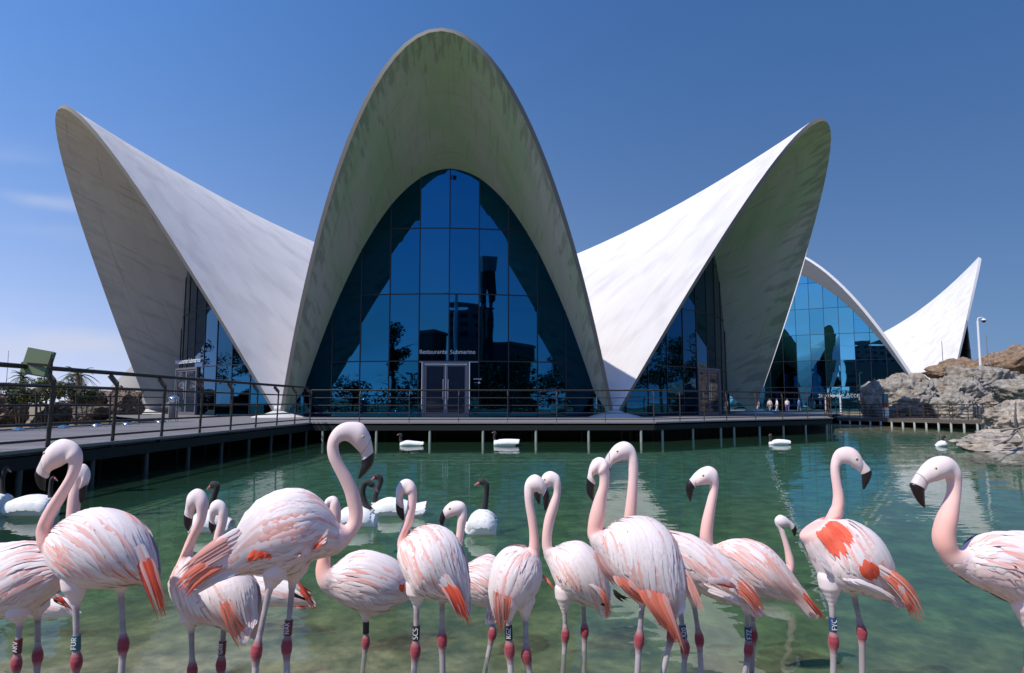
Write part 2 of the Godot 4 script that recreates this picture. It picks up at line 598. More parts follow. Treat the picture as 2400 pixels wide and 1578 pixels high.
func access_hall() -> void:
	var sh := Shell.new(8.1506, 0.0261, 0.2589, 16.1391, 1.0431)
	var psi := -0.6227
	var o := thing("access_hall", "distant white shell building with a broad blue glass arch and a pointed horn-like tip", "building", Vector3(42.82, EYE - 1.0, -100.06), psi)
	var white: StandardMaterial3D = M.shell_out.duplicate()
	white.albedo_color = Color(1.0, 1.0, 1.0)
	var inn := plain_mat(lin(0.5, 0.5, 0.5), 0.9)
	var mesh := sh.mesh(0.35, [white, inn, plain_mat(lin(0.66, 0.66, 0.66), 0.9)])
	for k in [0, 1, 3]:
		var s := part(o, "vault", mesh, null)
		s.rotation.y = [0.0, 1.664, 3.2, -1.6][k]
	glazing(o, sh, 19.3, 0.012, 0.0, 1.55, [2.9, 6.0, 9.1, 12.2, 15.3], [], 300, M.glass_pale)
	glazing(o, sh, 19.0, 0.0, 1.664, 1.55, [3.6, 7.1, 10.6, 14.1], [], 301, M.glass)
	words(o, "Edificio de Acceso", 5.6, Vector3(7.6, 1.9, 18.95), 0.0, plain_mat(lin(0.34, 0.36, 0.4), 0.6))

# ------------------------------------------------------------------ terrain and water
func ground_height(x: float, z: float) -> float:
	var d := -z
	var h := -1.1
	if d < 2.0: h = 0.06 + (2.0 - d) * 0.03
	elif d < 4.2: h = 0.06 - (d - 2.0) * 0.26
	elif d < 9.0: h = -0.512 + (d - 4.2) * 0.04
	else: h = -0.32
	h += nz.get_noise_2d(x * 14.0, z * 14.0) * 0.035 * smooth(0.0, 1.5, d)
	# banks of the pond
	var left := smooth(-11.6, -13.5, x)
	var far := smooth(31.0, 36.0, d)
	var right := smooth(14.0, 17.5, x - maxf(0.0, (d - 10.0) * 0.55) - 0.0)
	var bank := maxf(left * smooth(14.0, 18.0, d) , maxf(far, right))
	if x < -12.0: bank = maxf(bank, smooth(-12.0, -14.0, x))
	var land := 0.12 + nz.get_noise_2d(x * 2.0, z * 2.0) * 0.1
	return lerpf(h, land, clampf(bank, 0, 1))

func terrain() -> void:
	var xs := []
	var zs := []
	for i in 33: xs.append(-8.0 + i * 0.5)
	for i in 26:
		var e := 8.0 + pow(i + 1.0, 1.0) * 0.9 + pow((i + 1.0) / 26.0, 5.0) * 900.0
		xs.append(e); xs.insert(0, -e)
	for i in 41: zs.append(-i * 0.25)
	for i in 30: zs.append(-10.0 - (i + 1) * 1.0 - pow((i + 1.0) / 30.0, 5.0) * 1200.0)
	for i in 14: zs.insert(0, 0.6 * (i + 1) + pow((i + 1.0) / 14.0, 4.0) * 900.0)
	var m := MB.new()
	for z in zs:
		for x in xs:
			var h := ground_height(x, z)
			var away: float = -z + nz.get_noise_2d(x * 6.0, z * 6.0) * 1.2
			var sand := Vector3(0.52, 0.455, 0.31)
			var c := sand
			if h < 0.0:
				c = sand.lerp(Vector3(0.235, 0.235, 0.105), smooth(3.1, 4.7, away))
				c = c.lerp(Vector3(0.075, 0.18, 0.055), smooth(3.9, 6.8, away))
				c = c.lerp(Vector3(0.030, 0.165, 0.085), smooth(6.5, 13.0, away))
				c *= 0.95 + nz.get_noise_2d(x * 30.0, z * 30.0) * 0.14
			else:
				c = Vector3(0.36, 0.29, 0.19) * (1.0 + nz.get_noise_2d(x * 3.0, z * 3.0) * 0.3)
			m.vert(Vector3(x, h, z), Color(c.x, c.y, c.z))
	m.sheet(zs.size(), xs.size(), 0)
	struct("ground", m.mesh(), M.ground)

func water() -> void:
	var m := MB.new()
	var k := 1.0 / 2.6
	for p in [Vector3(-14, 0, 1.0), Vector3(46, 0, 1.0), Vector3(46, 0, -40), Vector3(-14, 0, -40)]:
		m.vert(p, Color.WHITE, Vector2(p.x, p.z) * k)
	m.quad(0, 3, 2, 1)
	struct("water", m.mesh(), M.water)

# ------------------------------------------------------------------ boardwalk and railings
func boardwalk() -> void:
	var o := thing("boardwalk", "dark timber boardwalk on piles along the left and in front of the restaurant", "boardwalk", Vector3(-5.9, DECK, -20.3))
	var off := o.position
	# main platform
	var poly := PackedVector2Array([Vector2(-5.9, -20.3), Vector2(4.2, -20.6), Vector2(7.1, -23.0), Vector2(12.2, -26.6), Vector2(13.5, -30.0), Vector2(22, -46), Vector2(18, -70), Vector2(-20, -70), Vector2(-23, -50), Vector2(-21.5, -36), Vector2(-13.2, -25.2), Vector2(-11, -22.0), Vector2(-11, -20.3)])
	var slab := MB.new()
	for lay in 2:
		var f := slab.v.size()
		for p in poly: slab.vert(Vector3(p.x, DECK - 0.14 * lay, p.y), Color(0.16, 0.155, 0.165))
		var tr := Geometry2D.triangulate_polygon(poly)
		for k in range(0, tr.size(), 3):
			slab.tri(f + tr[k], f + tr[k + 1], f + tr[k + 2])
	part(o, "platform", slab.mesh(off), M.wood)
	# planks of the left walkway, laid across
	var r := RandomNumberGenerator.new(); r.seed = 4
	var ms := []
	for k in 5:
		var pm := MB.new()
		var g := 0.13 + k * 0.016
		pm.box(Vector3.ZERO, Basis(), Vector3(5.0, 0.05, 0.138), Color(g, g * 0.96, g * 1.03))
		ms.append(pm.mesh())
	for i in 176:
		var pl := part(o, "plank", ms[r.randi() % 5], M.wood)
		pl.position = Vector3(-8.45, DECK - 0.025 + r.randf() * 0.004, 5.0 - 0.072 - i * 0.1438) - off
	# edge beams
	var runs := [[Vector3(-5.9, 0, 5.0), Vector3(-5.9, 0, -20.3)], [Vector3(-5.9, 0, -20.3), Vector3(4.2, 0, -20.6)], [Vector3(4.2, 0, -20.6), Vector3(7.1, 0, -23.0)], [Vector3(7.1, 0, -23), Vector3(12.2, 0, -26.6)], [Vector3(12.2, 0, -26.6), Vector3(13.5, 0, -30)], [Vector3(-11, 0, 5.0), Vector3(-11, 0, -22.0)]]
	for q in runs:
		var b := MB.new()
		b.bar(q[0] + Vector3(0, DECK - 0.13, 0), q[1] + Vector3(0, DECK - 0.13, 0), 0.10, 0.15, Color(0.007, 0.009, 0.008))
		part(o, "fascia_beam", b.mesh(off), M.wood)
		var t := MB.new()
		t.bar(q[0] + Vector3(0, DECK + 0.015, 0), q[1] + Vector3(0, DECK + 0.015, 0), 0.14, 0.04, Color(0.22, 0.21, 0.205))
		part(o, "edge_board", t.mesh(off), M.wood)
		# pilings; left and inner ones painted darker for the shade under the deck
		var n := int((q[1] - q[0]).length() / 1.45)
		for k in n + 1:
			var p: Vector3 = q[0].lerp(q[1], (k + 0.25) / (n + 0.5))
			var inward: Vector3 = (q[1] - q[0]).normalized().cross(Vector3.UP)
			if q[0].x == -11.0: inward = Vector3.LEFT
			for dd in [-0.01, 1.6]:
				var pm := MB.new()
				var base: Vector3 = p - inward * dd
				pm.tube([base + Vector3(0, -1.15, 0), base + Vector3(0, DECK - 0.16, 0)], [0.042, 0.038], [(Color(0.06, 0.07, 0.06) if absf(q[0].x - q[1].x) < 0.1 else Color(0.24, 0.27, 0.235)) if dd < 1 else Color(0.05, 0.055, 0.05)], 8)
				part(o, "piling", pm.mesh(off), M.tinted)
	# dark back wall under the platform
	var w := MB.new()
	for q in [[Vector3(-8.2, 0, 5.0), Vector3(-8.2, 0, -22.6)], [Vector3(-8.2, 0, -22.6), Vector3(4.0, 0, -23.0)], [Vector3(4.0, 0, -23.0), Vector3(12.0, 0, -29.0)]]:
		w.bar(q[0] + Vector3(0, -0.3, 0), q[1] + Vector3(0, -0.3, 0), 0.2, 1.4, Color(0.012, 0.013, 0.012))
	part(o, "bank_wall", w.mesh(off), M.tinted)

func railing(label: String, path: Array, hgt: float, lean: Vector3, spacing := 1.45, thick := 1.0, base_y := DECK) -> Node3D:
	var o := thing("railing", label, "railing", path[0] + Vector3(0, base_y, 0), 0.0, "steel railings of the boardwalks")
	var off := o.position
	for s in path.size() - 1:
		var p: Vector3 = path[s] + Vector3(0, base_y, 0)
		var q: Vector3 = path[s + 1] + Vector3(0, base_y, 0)
		var along := (q - p).normalized()
		var inn := lean
		var n := maxi(1, int(round((q - p).length() / spacing)))
		for k in n + (1 if s == path.size() - 2 else 0):
			var b := p.lerp(q, float(k) / n)
			var m := MB.new()
			var wx := 0.075 * thick
			m.bar(b + Vector3(0, -0.12, 0), b + Vector3(0, hgt - 0.15, 0) - inn * 0.03, 0.014, wx, Color.WHITE)
			m.bar(b + Vector3(0, hgt - 0.17, 0) - inn * 0.03, b + Vector3(0, hgt - 0.035, 0) + inn * 0.09, 0.016, wx, Color.WHITE)
			part(o, "post", m.mesh(off), M.steel_post)
		var fr := [1.0, 0.77, 0.54, 0.31, 0.12]
		for e in 5:
			var m := MB.new()
			var rise: float = hgt * fr[e]
			var sh: Vector3 = inn * (0.09 if e == 0 else 0.03)
			var rr := (0.03 if e == 0 else 0.0165) * thick
			m.tube([p + Vector3(0, rise, 0) + sh, q + Vector3(0, rise, 0) + sh], [rr, rr], [Color.WHITE], 8)
			part(o, "handrail" if e == 0 else "rail", m.mesh(off), M.steel_dark)
	return o

# ------------------------------------------------------------------ birds
func cr(p0, p1, p2, p3, t: float):
	return 0.5 * ((2.0 * p1) + (p2 - p0) * t + (2.0 * p0 - 5.0 * p1 + 4.0 * p2 - p3) * t * t + (3.0 * p1 - p0 - 3.0 * p2 + p3) * t * t * t)

# chords: arrays of [a, b, w, colour] (upper and lower edge of the silhouette, half width, colour) -> a smooth closed sweep
func sweep(m: MB, ch: Array, side: Vector3, sub := 5, seg := 22, mottle := 0.05, flat_end := true) -> void:
	var f := m.v.size()
	var n := ch.size()
	var rows := 0
	for i in n - 1:
		var c0 = ch[maxi(i - 1, 0)]; var c1 = ch[i]; var c2 = ch[i + 1]; var c3 = ch[mini(i + 2, n - 1)]
		var last := sub + 1 if i == n - 2 else sub
		for s in last:
			var t := float(s) / sub
			var a: Vector3 = cr(c0[0], c1[0], c2[0], c3[0], t)
			var b: Vector3 = cr(c0[1], c1[1], c2[1], c3[1], t)
			var w: float = maxf(cr(c0[2], c1[2], c2[2], c3[2], t), 0.0015)
			var col: Color = c1[3].lerp(c2[3], t)
			var low: Color = c1[4].lerp(c2[4], t)
			var mid := (a + b) / 2
			var up := (a - b) / 2
			for k in seg:
				var th := TAU * k / seg
				var p := mid + up * cos(th) + side * (w * sin(th))
				var q := 1.0 + mottle * nz.get_noise_3dv(p * 160.0) + mottle * 1.4 * nz.get_noise_3dv(p * 45.0)
				var cc := low.lerp(col, smooth(-0.75, 0.35, cos(th)))
				m.vert(p, Color(cc.r * q, cc.g * q, cc.b * q), Vector2(float(k) / seg, rows * 0.1))
			rows += 1
	m.sheet(rows, seg, f, true)
	for e in [0, rows - 1]:
		var ctr := Vector3.ZERO
		for k in seg: ctr += m.v[f + e * seg + k]
		var h := m.vert(ctr / seg, m.c[f + e * seg])
		for k in seg:
			if e == 0: m.tri(h, f + (k + 1) % seg, f + k)
			else: m.tri(h, f + e * seg + k, f + e * seg + (k + 1) % seg)

# one feather along a centre line; nrm: the way it faces; edge and middle colours at root and tip
func feather(m: MB, pts: Array, nrm: Array, w: float, mid0: Color, mid1: Color, ed0: Color, ed1: Color, pointed := 0.7) -> void:
	var n := pts.size()
	var f := m.v.size()
	for i in n:
		var t := float(i) / (n - 1)
		var d: Vector3 = (pts[mini(i + 1, n - 1)] - pts[maxi(i - 1, 0)]).normalized()
		var s: Vector3 = nrm[i].cross(d).normalized()
		var sh := pow(minf(t / 0.16 + 0.25, 1.0), 0.8) * pow(maxf(1.0 - pow(t, pointed), 0.0), 0.8 if pointed > 2.0 else 1.0)
		var hw := w * 0.5 * maxf(sh, 0.02)
		var u: Vector3 = nrm[i]
		for e in [-1.0, -0.5, 0.0, 0.5, 1.0]:
			var cc := ed0.lerp(ed1, t).lerp(mid0.lerp(mid1, t), 1.0 - absf(e) * 0.9)
			m.vert(pts[i] + s * (e * hw) + u * ((1.0 - e * e) * hw * 0.13), cc)
	m.sheet(n, 5, f)

const COLS := {"r": [Color(0.80, 0.062, 0.03), Color(0.86, 0.17, 0.095)], "c": [Color(0.85, 0.165, 0.095), Color(0.87, 0.30, 0.215)], "p": [Color(0.87, 0.36, 0.29), Color(0.86, 0.52, 0.47)],
	"k": [Color(0.012, 0.01, 0.01), Color(0.02, 0.016, 0.016)], "w": [Color(0.84, 0.72, 0.72), Color(0.86, 0.78, 0.79)]}

func flamingo(label: String, B: Dictionary) -> void:
	var cp = CROPS[B.crop]
	var d0: float = B.d
	var k: float = B.get("k", 0.0)
	var ch: Array = B.ch
	var nb: int = B.nb
	var nh: int = B.get("nh", 5)
	var tone: float = B.get("tone", 0.5)      # how pink the body is
	var px := func(x: float, y: float) -> Vector2: return Vector2(cp[0] + x / cp[2], cp[1] + y / cp[2])
	var mid_chord = ch[nb / 2]
	var c0: Vector2 = px.call(float(mid_chord[0]), float(mid_chord[1]))
	var x0 := at(c0.x, c0.y, d0).x
	var P := func(x: float, y: float) -> Vector3:
		var q: Vector2 = px.call(x, y)
		return in_plane(q.x, q.y, d0, x0, k)
	var side := Vector3(k, 0, 1).normalized()
	var n := ch.size()
	var rings := []
	var r := RandomNumberGenerator.new()
	r.seed = hash(label)
	var white := Color(0.83, 0.73, 0.735)
	var pink := Color(0.83, 0.58, 0.56)
	var salmon := Color(0.82, 0.38, 0.30)
	var body_c := white.lerp(pink, tone)
	for i in n:
		var q = ch[i]
		var a: Vector3 = P.call(float(q[0]), float(q[1]))
		var b: Vector3 = P.call(float(q[2]), float(q[3]))
		var h := (a - b).length() / 2
		var w := h
		if i < nb:
			w = minf(h * 0.82, 0.118)
			if i >= nb - 2: w = minf(h * 0.95, 0.10)
		elif i >= n - nh: w = h * 0.74
		var col := body_c
		var low := body_c.lerp(Color(0.80, 0.67, 0.66), 0.5)
		if i >= nb - 3 and i < n - nh:
			var t := clampf((i - (nb - 1.0)) / maxf(n - nh - nb + 1.0, 1.0), 0, 1)
			var sal := smooth(-0.35, 0.12, t if i >= nb - 1 else (i - nb + 1) * 0.2) * smooth(1.0, 0.25, t)
			col = white.lerp(pink, 0.65).lerp(salmon, sal * B.get("salmon", 0.62))
			low = col
		elif i >= n - nh:
			col = Color(0.84, 0.715, 0.71)
			low = Color(0.83, 0.63, 0.605)
		rings.append([a, b, w, col, low])
	var foot := Vector3.ZERO
	var legs: Array = B.get("legs", [])
	var root_at: Vector3 = (rings[nb / 2][0] + rings[nb / 2][1]) / 2
	root_at.y = ground_height(root_at.x, root_at.z)
	var o := thing("flamingo", label, "flamingo", root_at, 0.0, "flamingos standing in the shallows")
	var m := MB.new()
	sweep(m, rings, side, 6, 28, 0.08)
	# thighs and legs, grown out of the same mesh
	var bands := []
	for L in legs:
		var shift: float = L.get("z", 0.0)
		var pts := []
		for q in L.p:
			pts.append(P.call(float(q[0]), float(q[1])) + side * shift)
		# p: hip, tibia top, joint, foot direction
		var hip: Vector3 = pts[0]; var top: Vector3 = pts[1]; var jt: Vector3 = pts[2]; var low: Vector3 = pts[3]
		var dirn := (low - jt).normalized()
		var g := ground_height(jt.x, jt.z) + 0.012
		var ft := jt + dirn * ((jt.y - g) / maxf(-dirn.y, 0.3)) if jt.y > g + 0.03 else jt + Vector3(0, -0.02, 0)
		var lp := []; var lr := []; var lc := []
		var thigh := body_c.lerp(white, 0.3)
		var grey := Color(0.36, 0.315, 0.33)
		var red := Color(0.30, 0.04, 0.06)
		var ua := (top - jt).normalized()
		var da := (ft - jt).normalized()
		var tl := (jt - ft).length()
		var dn := func(x: float) -> Vector3: return jt + da * minf(x, tl * 0.9)
		var up_in := (hip - top).normalized()
		var stations := [[hip + up_in * 0.075, 0.03, thigh], [hip + up_in * 0.035, 0.045, thigh], [hip.lerp(top, 0.05), 0.042, thigh], [hip.lerp(top, 0.4), 0.031, thigh], [hip.lerp(top, 0.75), 0.021, thigh], [top, 0.0142, thigh.lerp(grey, 0.3)], [top.lerp(jt, 0.12), 0.0106, grey],
			[top.lerp(jt, 0.5), 0.0096, grey * 0.95], [jt + ua * 0.045, 0.0104, grey], [jt + ua * 0.03, 0.0125, red.lerp(grey, 0.5)], [jt + ua * 0.014, 0.0175, red], [jt, 0.0198, red], [dn.call(0.016), 0.0185, red], [dn.call(0.034), 0.0135, red.lerp(grey, 0.55)],
			[dn.call(0.055), 0.0112, grey * 1.1], [jt.lerp(ft, 0.95), 0.0104, grey * 1.05], [ft, 0.011, red]]
		for s in stations:
			lp.append(s[0]); lr.append(s[1] * B.get("legw", 1.0)); lc.append(Color(s[2].r, s[2].g, s[2].b))
		# smooth the line
		var sp := []; var sr := []; var sc := []
		for i in lp.size() - 1:
			for s in 3:
				var t := s / 3.0
				sp.append(lp[i].lerp(lp[i + 1], t)); sr.append(lerpf(lr[i], lr[i + 1], smooth(0, 1, t)))
				var cc: Color = lc[i].lerp(lc[i + 1], t)
				var qn := 1.0 + 0.12 * r.randfn(0, 1) * (1.0 if i > 5 else 0.2)
				sc.append(Color(cc.r * qn, cc.g * qn, cc.b * qn))
		sp.append(lp[-1]); sr.append(lr[-1]); sc.append(lc[-1])
		m.tube(sp, sr, sc, 12)
		# webbed foot: three toes spread from the heel
		var face := side.cross(Vector3.UP)
		if rings[-1][0].x > rings[0][0].x: face = face if face.x > 0 else -face
		else: face = face if face.x < 0 else -face
		var f := m.v.size()
		var heel := m.vert(ft + Vector3(0, 0.012, 0), red)
		for e in 5:
			var ang := (e - 2) * 0.3
			m.vert(ft + face.rotated(Vector3.UP, ang) * (0.085 if e % 2 == 0 else 0.06), red)
		for e in 4: m.tri(heel, f + 1 + e, f + 2 + e)
		if L.has("band"): bands.append([jt + (top - jt).normalized() * 0.062, (jt - top).normalized(), L.band, L.get("text", ""), jt])
	part(o, "body", m.mesh(root_at), M.plume)
	for bd in bands:
		var bm := MB.new()
		var bc: Color = bd[2]
		var ax: Vector3 = bd[1]
		bm.tube([bd[0] - ax * 0.026, bd[0] - ax * 0.025, bd[0] + ax * 0.025, bd[0] + ax * 0.026], [0.0125, 0.0142, 0.0142, 0.0125], [bc], 14)
		var bo := part(o, "leg_band", bm.mesh(root_at), M.skin)
		if bd[3] != "":
			var tx := words(bo, bd[3], 0.038, bd[0] - root_at + Vector3(0, 0, 0.0146), 0.0, M.lettering, "Droid Sans", 0.0012)
			tx.rotation = Vector3(0, 0, PI / 2)
	# bill
	if B.has("bill"):
		var br := []
		var bl: Array = B.bill
		var bk: float = B.get("bk", 1.3)
		for i in bl.size():
			var q = bl[i]
			var a: Vector3 = P.call(float(q[0]), float(q[1]))
			var b: Vector3 = P.call(float(q[2]), float(q[3]))
			var cc := Color(0.70, 0.60, 0.58) if i < bk else Color(0.012, 0.011, 0.012)
			br.append([a, b, maxf((a - b).length() * 0.36, 0.003), cc, cc])
		var bm := MB.new()
		# sharpen the change to black
		var sharp := []
		for i in br.size():
			sharp.append(br[i])
			if i < bl.size() - 1 and i < bk and i + 1 >= bk:
				var t := 0.42
				var mm := [br[i][0].lerp(br[i + 1][0], t), br[i][1].lerp(br[i + 1][1], t), lerpf(br[i][2], br[i + 1][2], t), br[i][3], br[i][3]]
				sharp.append(mm)
				var m2 := mm.duplicate()
				m2[0] = br[i][0].lerp(br[i + 1][0], t + 0.06); m2[1] = br[i][1].lerp(br[i + 1][1], t + 0.06)
				m2[3] = br[i + 1][3]; m2[4] = br[i + 1][3]
				sharp.append(m2)
		sweep(bm, sharp, side, 4, 14, 0.03)
		part(o, "bill", bm.mesh(root_at), M.bill)
	if B.has("eye"):
		var e: Vector3 = P.call(float(B.eye[0]), float(B.eye[1]))
		# set the eye into the near side of the head
		var best := 9.0; var off := 0.0
		for i in range(n - nh, n - 1):
			for q in 6:
				var t := q / 6.0
				var a: Vector3 = rings[i][0].lerp(rings[i + 1][0], t); var b: Vector3 = rings[i][1].lerp(rings[i + 1][1], t)
				var cen := (a + b) / 2
				var u := (a - b) / 2
				var x := (e - cen).dot(u.normalized()) / u.length()
				var dd := (e - cen - u * x).length()
				if dd < best:
					best = dd
					off = lerpf(rings[i][2], rings[i + 1][2], t) * sqrt(maxf(1.0 - x * x, 0.05))
		e += side * (off - 0.0035)
		var em := MB.new()
		ball(em, e, Vector3.ONE * 0.0068, Color(0.60, 0.50, 0.24), 10)
		var eo := part(o, "eye", em.mesh(root_at), M.bill)
		var pm := MB.new()
		ball(pm, e + side * 0.0042, Vector3.ONE * 0.0034, Color(0.01, 0.01, 0.01), 8)
		part(eo, "pupil", pm.mesh(root_at), M.bill)
	# wings
	var W: Array = B.get("wing", [])
	if W.size():
		wing(o, rings, nb, side, W, r, B, root_at, 1.0)
		wing(o, rings, nb, side, W, r, B, root_at, -1.0)
		var dm := MB.new()
		for sg in [1.0, -1.0]:
			for j in 13:
				for i in 8:
					var s := lerpf(0.8, nb - 1.7, (j + r.randf()) / 13.0)
					var th := lerpf(2.9, 1.25, (i + r.randf()) / 8.0)
					var pts := []; var nr := []
					var ln := r.randf_range(0.035, 0.075)
					var perm: float = maxf((rings[0][0] - rings[nb - 1][0]).length() / nb, 0.02)
					for e in 5:
						var q := e / 4.0
						var sk := skin_at(rings, s - ln / perm * q, th + 0.25 * q * r.randf(), side, sg, nb)
						pts.append(sk[0] + sk[1] * (0.0008 + 0.0036 * q * r.randf() + 0.0006 * r.randf())); nr.append(sk[1])
					var dk := r.randf_range(0.86, 1.02)
					var cc: Color = body_c.lerp(Color(0.84, 0.72, 0.71), r.randf())
					cc = Color(cc.r * dk, cc.g * dk, cc.b * dk)
					feather(dm, pts, nr, ln * r.randf_range(0.28, 0.5), cc, cc, cc, cc, 2.5)
		part(o, "belly_down", dm.mesh(root_at), M.feather)
	for Q in B.get("patches", []):                  # coloured shoulder and rump feathers that lie on the body: chords, angles, colour, count
		var qm := MB.new()
		for i in Q[5]:
			var s := lerpf(Q[0], Q[1], float(i) / Q[5]) + r.randfn(0, 0.06)
			var th := lerpf(Q[2], Q[3], r.randf())
			var per2: float = maxf((rings[int(Q[0])][0] - rings[int(Q[0]) + 1][0]).length(), 0.03)
			var ln := r.randf_range(0.04, 0.065)
			var pts := []; var nr := []
			for e in 6:
				var q := e / 5.0
				var sk := skin_at(rings, s - ln / per2 * q, th + 0.18 * q, side, 1.0, nb)
				pts.append(sk[0] + sk[1] * (0.0062 + 0.0015 * q + 0.0012 * i / Q[5])); nr.append(sk[1])
			var pc: Color = COLS[Q[4]][0].lerp(COLS[Q[4]][1], r.randf() * 0.8)
			feather(qm, pts, nr, ln * r.randf_range(0.3, 0.45), pc, pc, pc, COLS[Q[4]][1], 3.0)
		part(o, "shoulder_patch", qm.mesh(root_at), M.feather)
	# flight plumes, and the pale coverts over their roots
	for F in B.get("fans", []):
		var g: Array = F[0]
		var cnt: int = int(F[1] * 2.9)
		var wpx: float = F[2]
		var cl: Array = COLS[F[3]]
		var push: float = F[4] if F.size() > 4 else 0.07
		for i in cnt:
			var t := (i + 0.5) / cnt + r.randfn(0, 0.05)
			var s0: Vector3 = P.call(lerpf(g[0], g[6], t), lerpf(g[1], g[7], t)) + side * push
			var s1: Vector3 = P.call(lerpf(g[2], g[8], t), lerpf(g[3], g[9], t)) + side * push * 0.75
			var s2: Vector3 = P.call(lerpf(g[4], g[10], t), lerpf(g[5], g[11], t)) + side * push * 0.3
			s2 = s0.lerp(s2, 1.0 - 0.26 * r.randf() * r.randf()) + Vector3(r.randfn(0, 0.006), r.randfn(0, 0.006), 0)
			s0 = s0.lerp(s1, 0.25 * r.randf())
			var pts := []; var nr := []
			for e in 9:
				var q := e / 8.0
				pts.append(s0 * (1 - q) * (1 - q) + s1 * 2 * q * (1 - q) + s2 * q * q + side * (0.008 * sin(PI * q) + 0.0022 * (i % 4)))
				nr.append((side + Vector3(0, 0.35, 0) + Vector3(r.randfn(0, 0.02), 0, 0)).normalized())
			var fm := MB.new()
			var v := r.randf() * 0.5
			var a: Color = cl[0].lerp(cl[1], v); var b: Color = cl[1].lerp(cl[0], v * 0.6)
			if F[3] != "k" and F[3] != "w" and r.randf() < 0.22:
				a = a.lerp(COLS.p[1], r.randf_range(0.5, 1.0)); b = b.lerp(COLS.w[0], r.randf_range(0.4, 0.9))
			var sh := r.randf_range(0.82, 1.05)
			a = Color(a.r * sh, a.g * sh, a.b * sh); b = Color(b.r * sh, b.g * sh, b.b * sh)
			feather(fm, pts, nr, wpx * 0.36 / cp[2] / FOCAL * d0 * r.randf_range(0.7, 1.25), a, a.lerp(b, 0.3), b, a, 1.5)
			part(o, "flight_feather", fm.mesh(root_at), M.feather)
		if B.has("bare_roots") or F[3] == "k" or F[3] == "w" or Vector2(g[4] - g[0], g[5] - g[1]).length() / cp[2] / FOCAL * d0 < 0.1: continue
		var cm := MB.new()
		var nc := int(F[1] * 1.6)
		for i in nc:
			var t := (i + 0.5) / nc + r.randfn(0, 0.07)
			var s0: Vector3 = P.call(lerpf(g[0], g[6], t), lerpf(g[1], g[7], t)) + side * (push + 0.006)
			var s1: Vector3 = P.call(lerpf(g[2], g[8], t), lerpf(g[3], g[9], t)) + side * (push * 0.75 + 0.006)
			var s2: Vector3 = P.call(lerpf(g[4], g[10], t), lerpf(g[5], g[11], t)) + side * (push * 0.3 + 0.004)
			var lead := s0 - (s1 - s0) * 0.30
			var q1 := r.randf_range(0.22, 0.45)
			var pts := []; var nr := []
			for e in 6:
				var q: float = q1 * e / 5.0
				var on := s0 * (1 - q) * (1 - q) + s1 * 2 * q * (1 - q) + s2 * q * q
				pts.append(lead.lerp(on, smooth(0.0, 0.5, e / 5.0) * 0.5 + 0.5 * e / 5.0) + side * 0.001 * (i % 3))
				nr.append((side + Vector3(0, 0.4, 0)).normalized())
			var v := r.randf()
			var pc: Color = Color(0.86, 0.77, 0.78).lerp(COLS.p[1], v * v)
			feather(cm, pts, nr, wpx * 0.42 / cp[2] / FOCAL * d0 * r.randf_range(0.8, 1.2), pc, pc.lerp(cl[1], 0.35 * r.randf()), Color(0.87, 0.80, 0.81), pc, 3.0)
		part(o, "covert_feathers", cm.mesh(root_at), M.feather)

func ball(m: MB, c: Vector3, s: Vector3, col: Color, n := 10) -> void:
	var f := m.v.size()
	for i in n + 1:
		for j in n * 2:
			var a := PI * i / n; var b := TAU * j / (n * 2)
			m.vert(c + Vector3(sin(a) * cos(b), cos(a), sin(a) * sin(b)) * s, col)
	m.sheet(n + 1, n * 2, f, true)

# body surface at chord position s and angle th (0 back, PI/2 flank, PI belly)
func skin_at(rings: Array, s: float, th: float, side: Vector3, sg: float, nb: int) -> Array:
	var over := minf(s, 0.0)
	s = clampf(s, 0.0, nb - 1.001)
	var i := int(s)
	var t := s - i
	var n := rings.size()
	var c0 = rings[maxi(i - 1, 0)]; var c1 = rings[i]; var c2 = rings[i + 1]; var c3 = rings[mini(i + 2, n - 1)]
	var a: Vector3 = cr(c0[0], c1[0], c2[0], c3[0], t)
	var b: Vector3 = cr(c0[1], c1[1], c2[1], c3[1], t)
	var w: float = cr(c0[2], c1[2], c2[2], c3[2], t)
	var up := (a - b) / 2
	var p := (a + b) / 2 + up * cos(th) + side * (sg * w * sin(th))
	var nn := (up.normalized() * cos(th) * w + side * (sg * sin(th) * up.length())).normalized()
	if over < 0.0:
		var back: Vector3 = ((rings[0][0] + rings[0][1]) - (rings[1][0] + rings[1][1])) / 2
		p += back * minf(-over, 0.9) * 0.5
	return [p, nn]

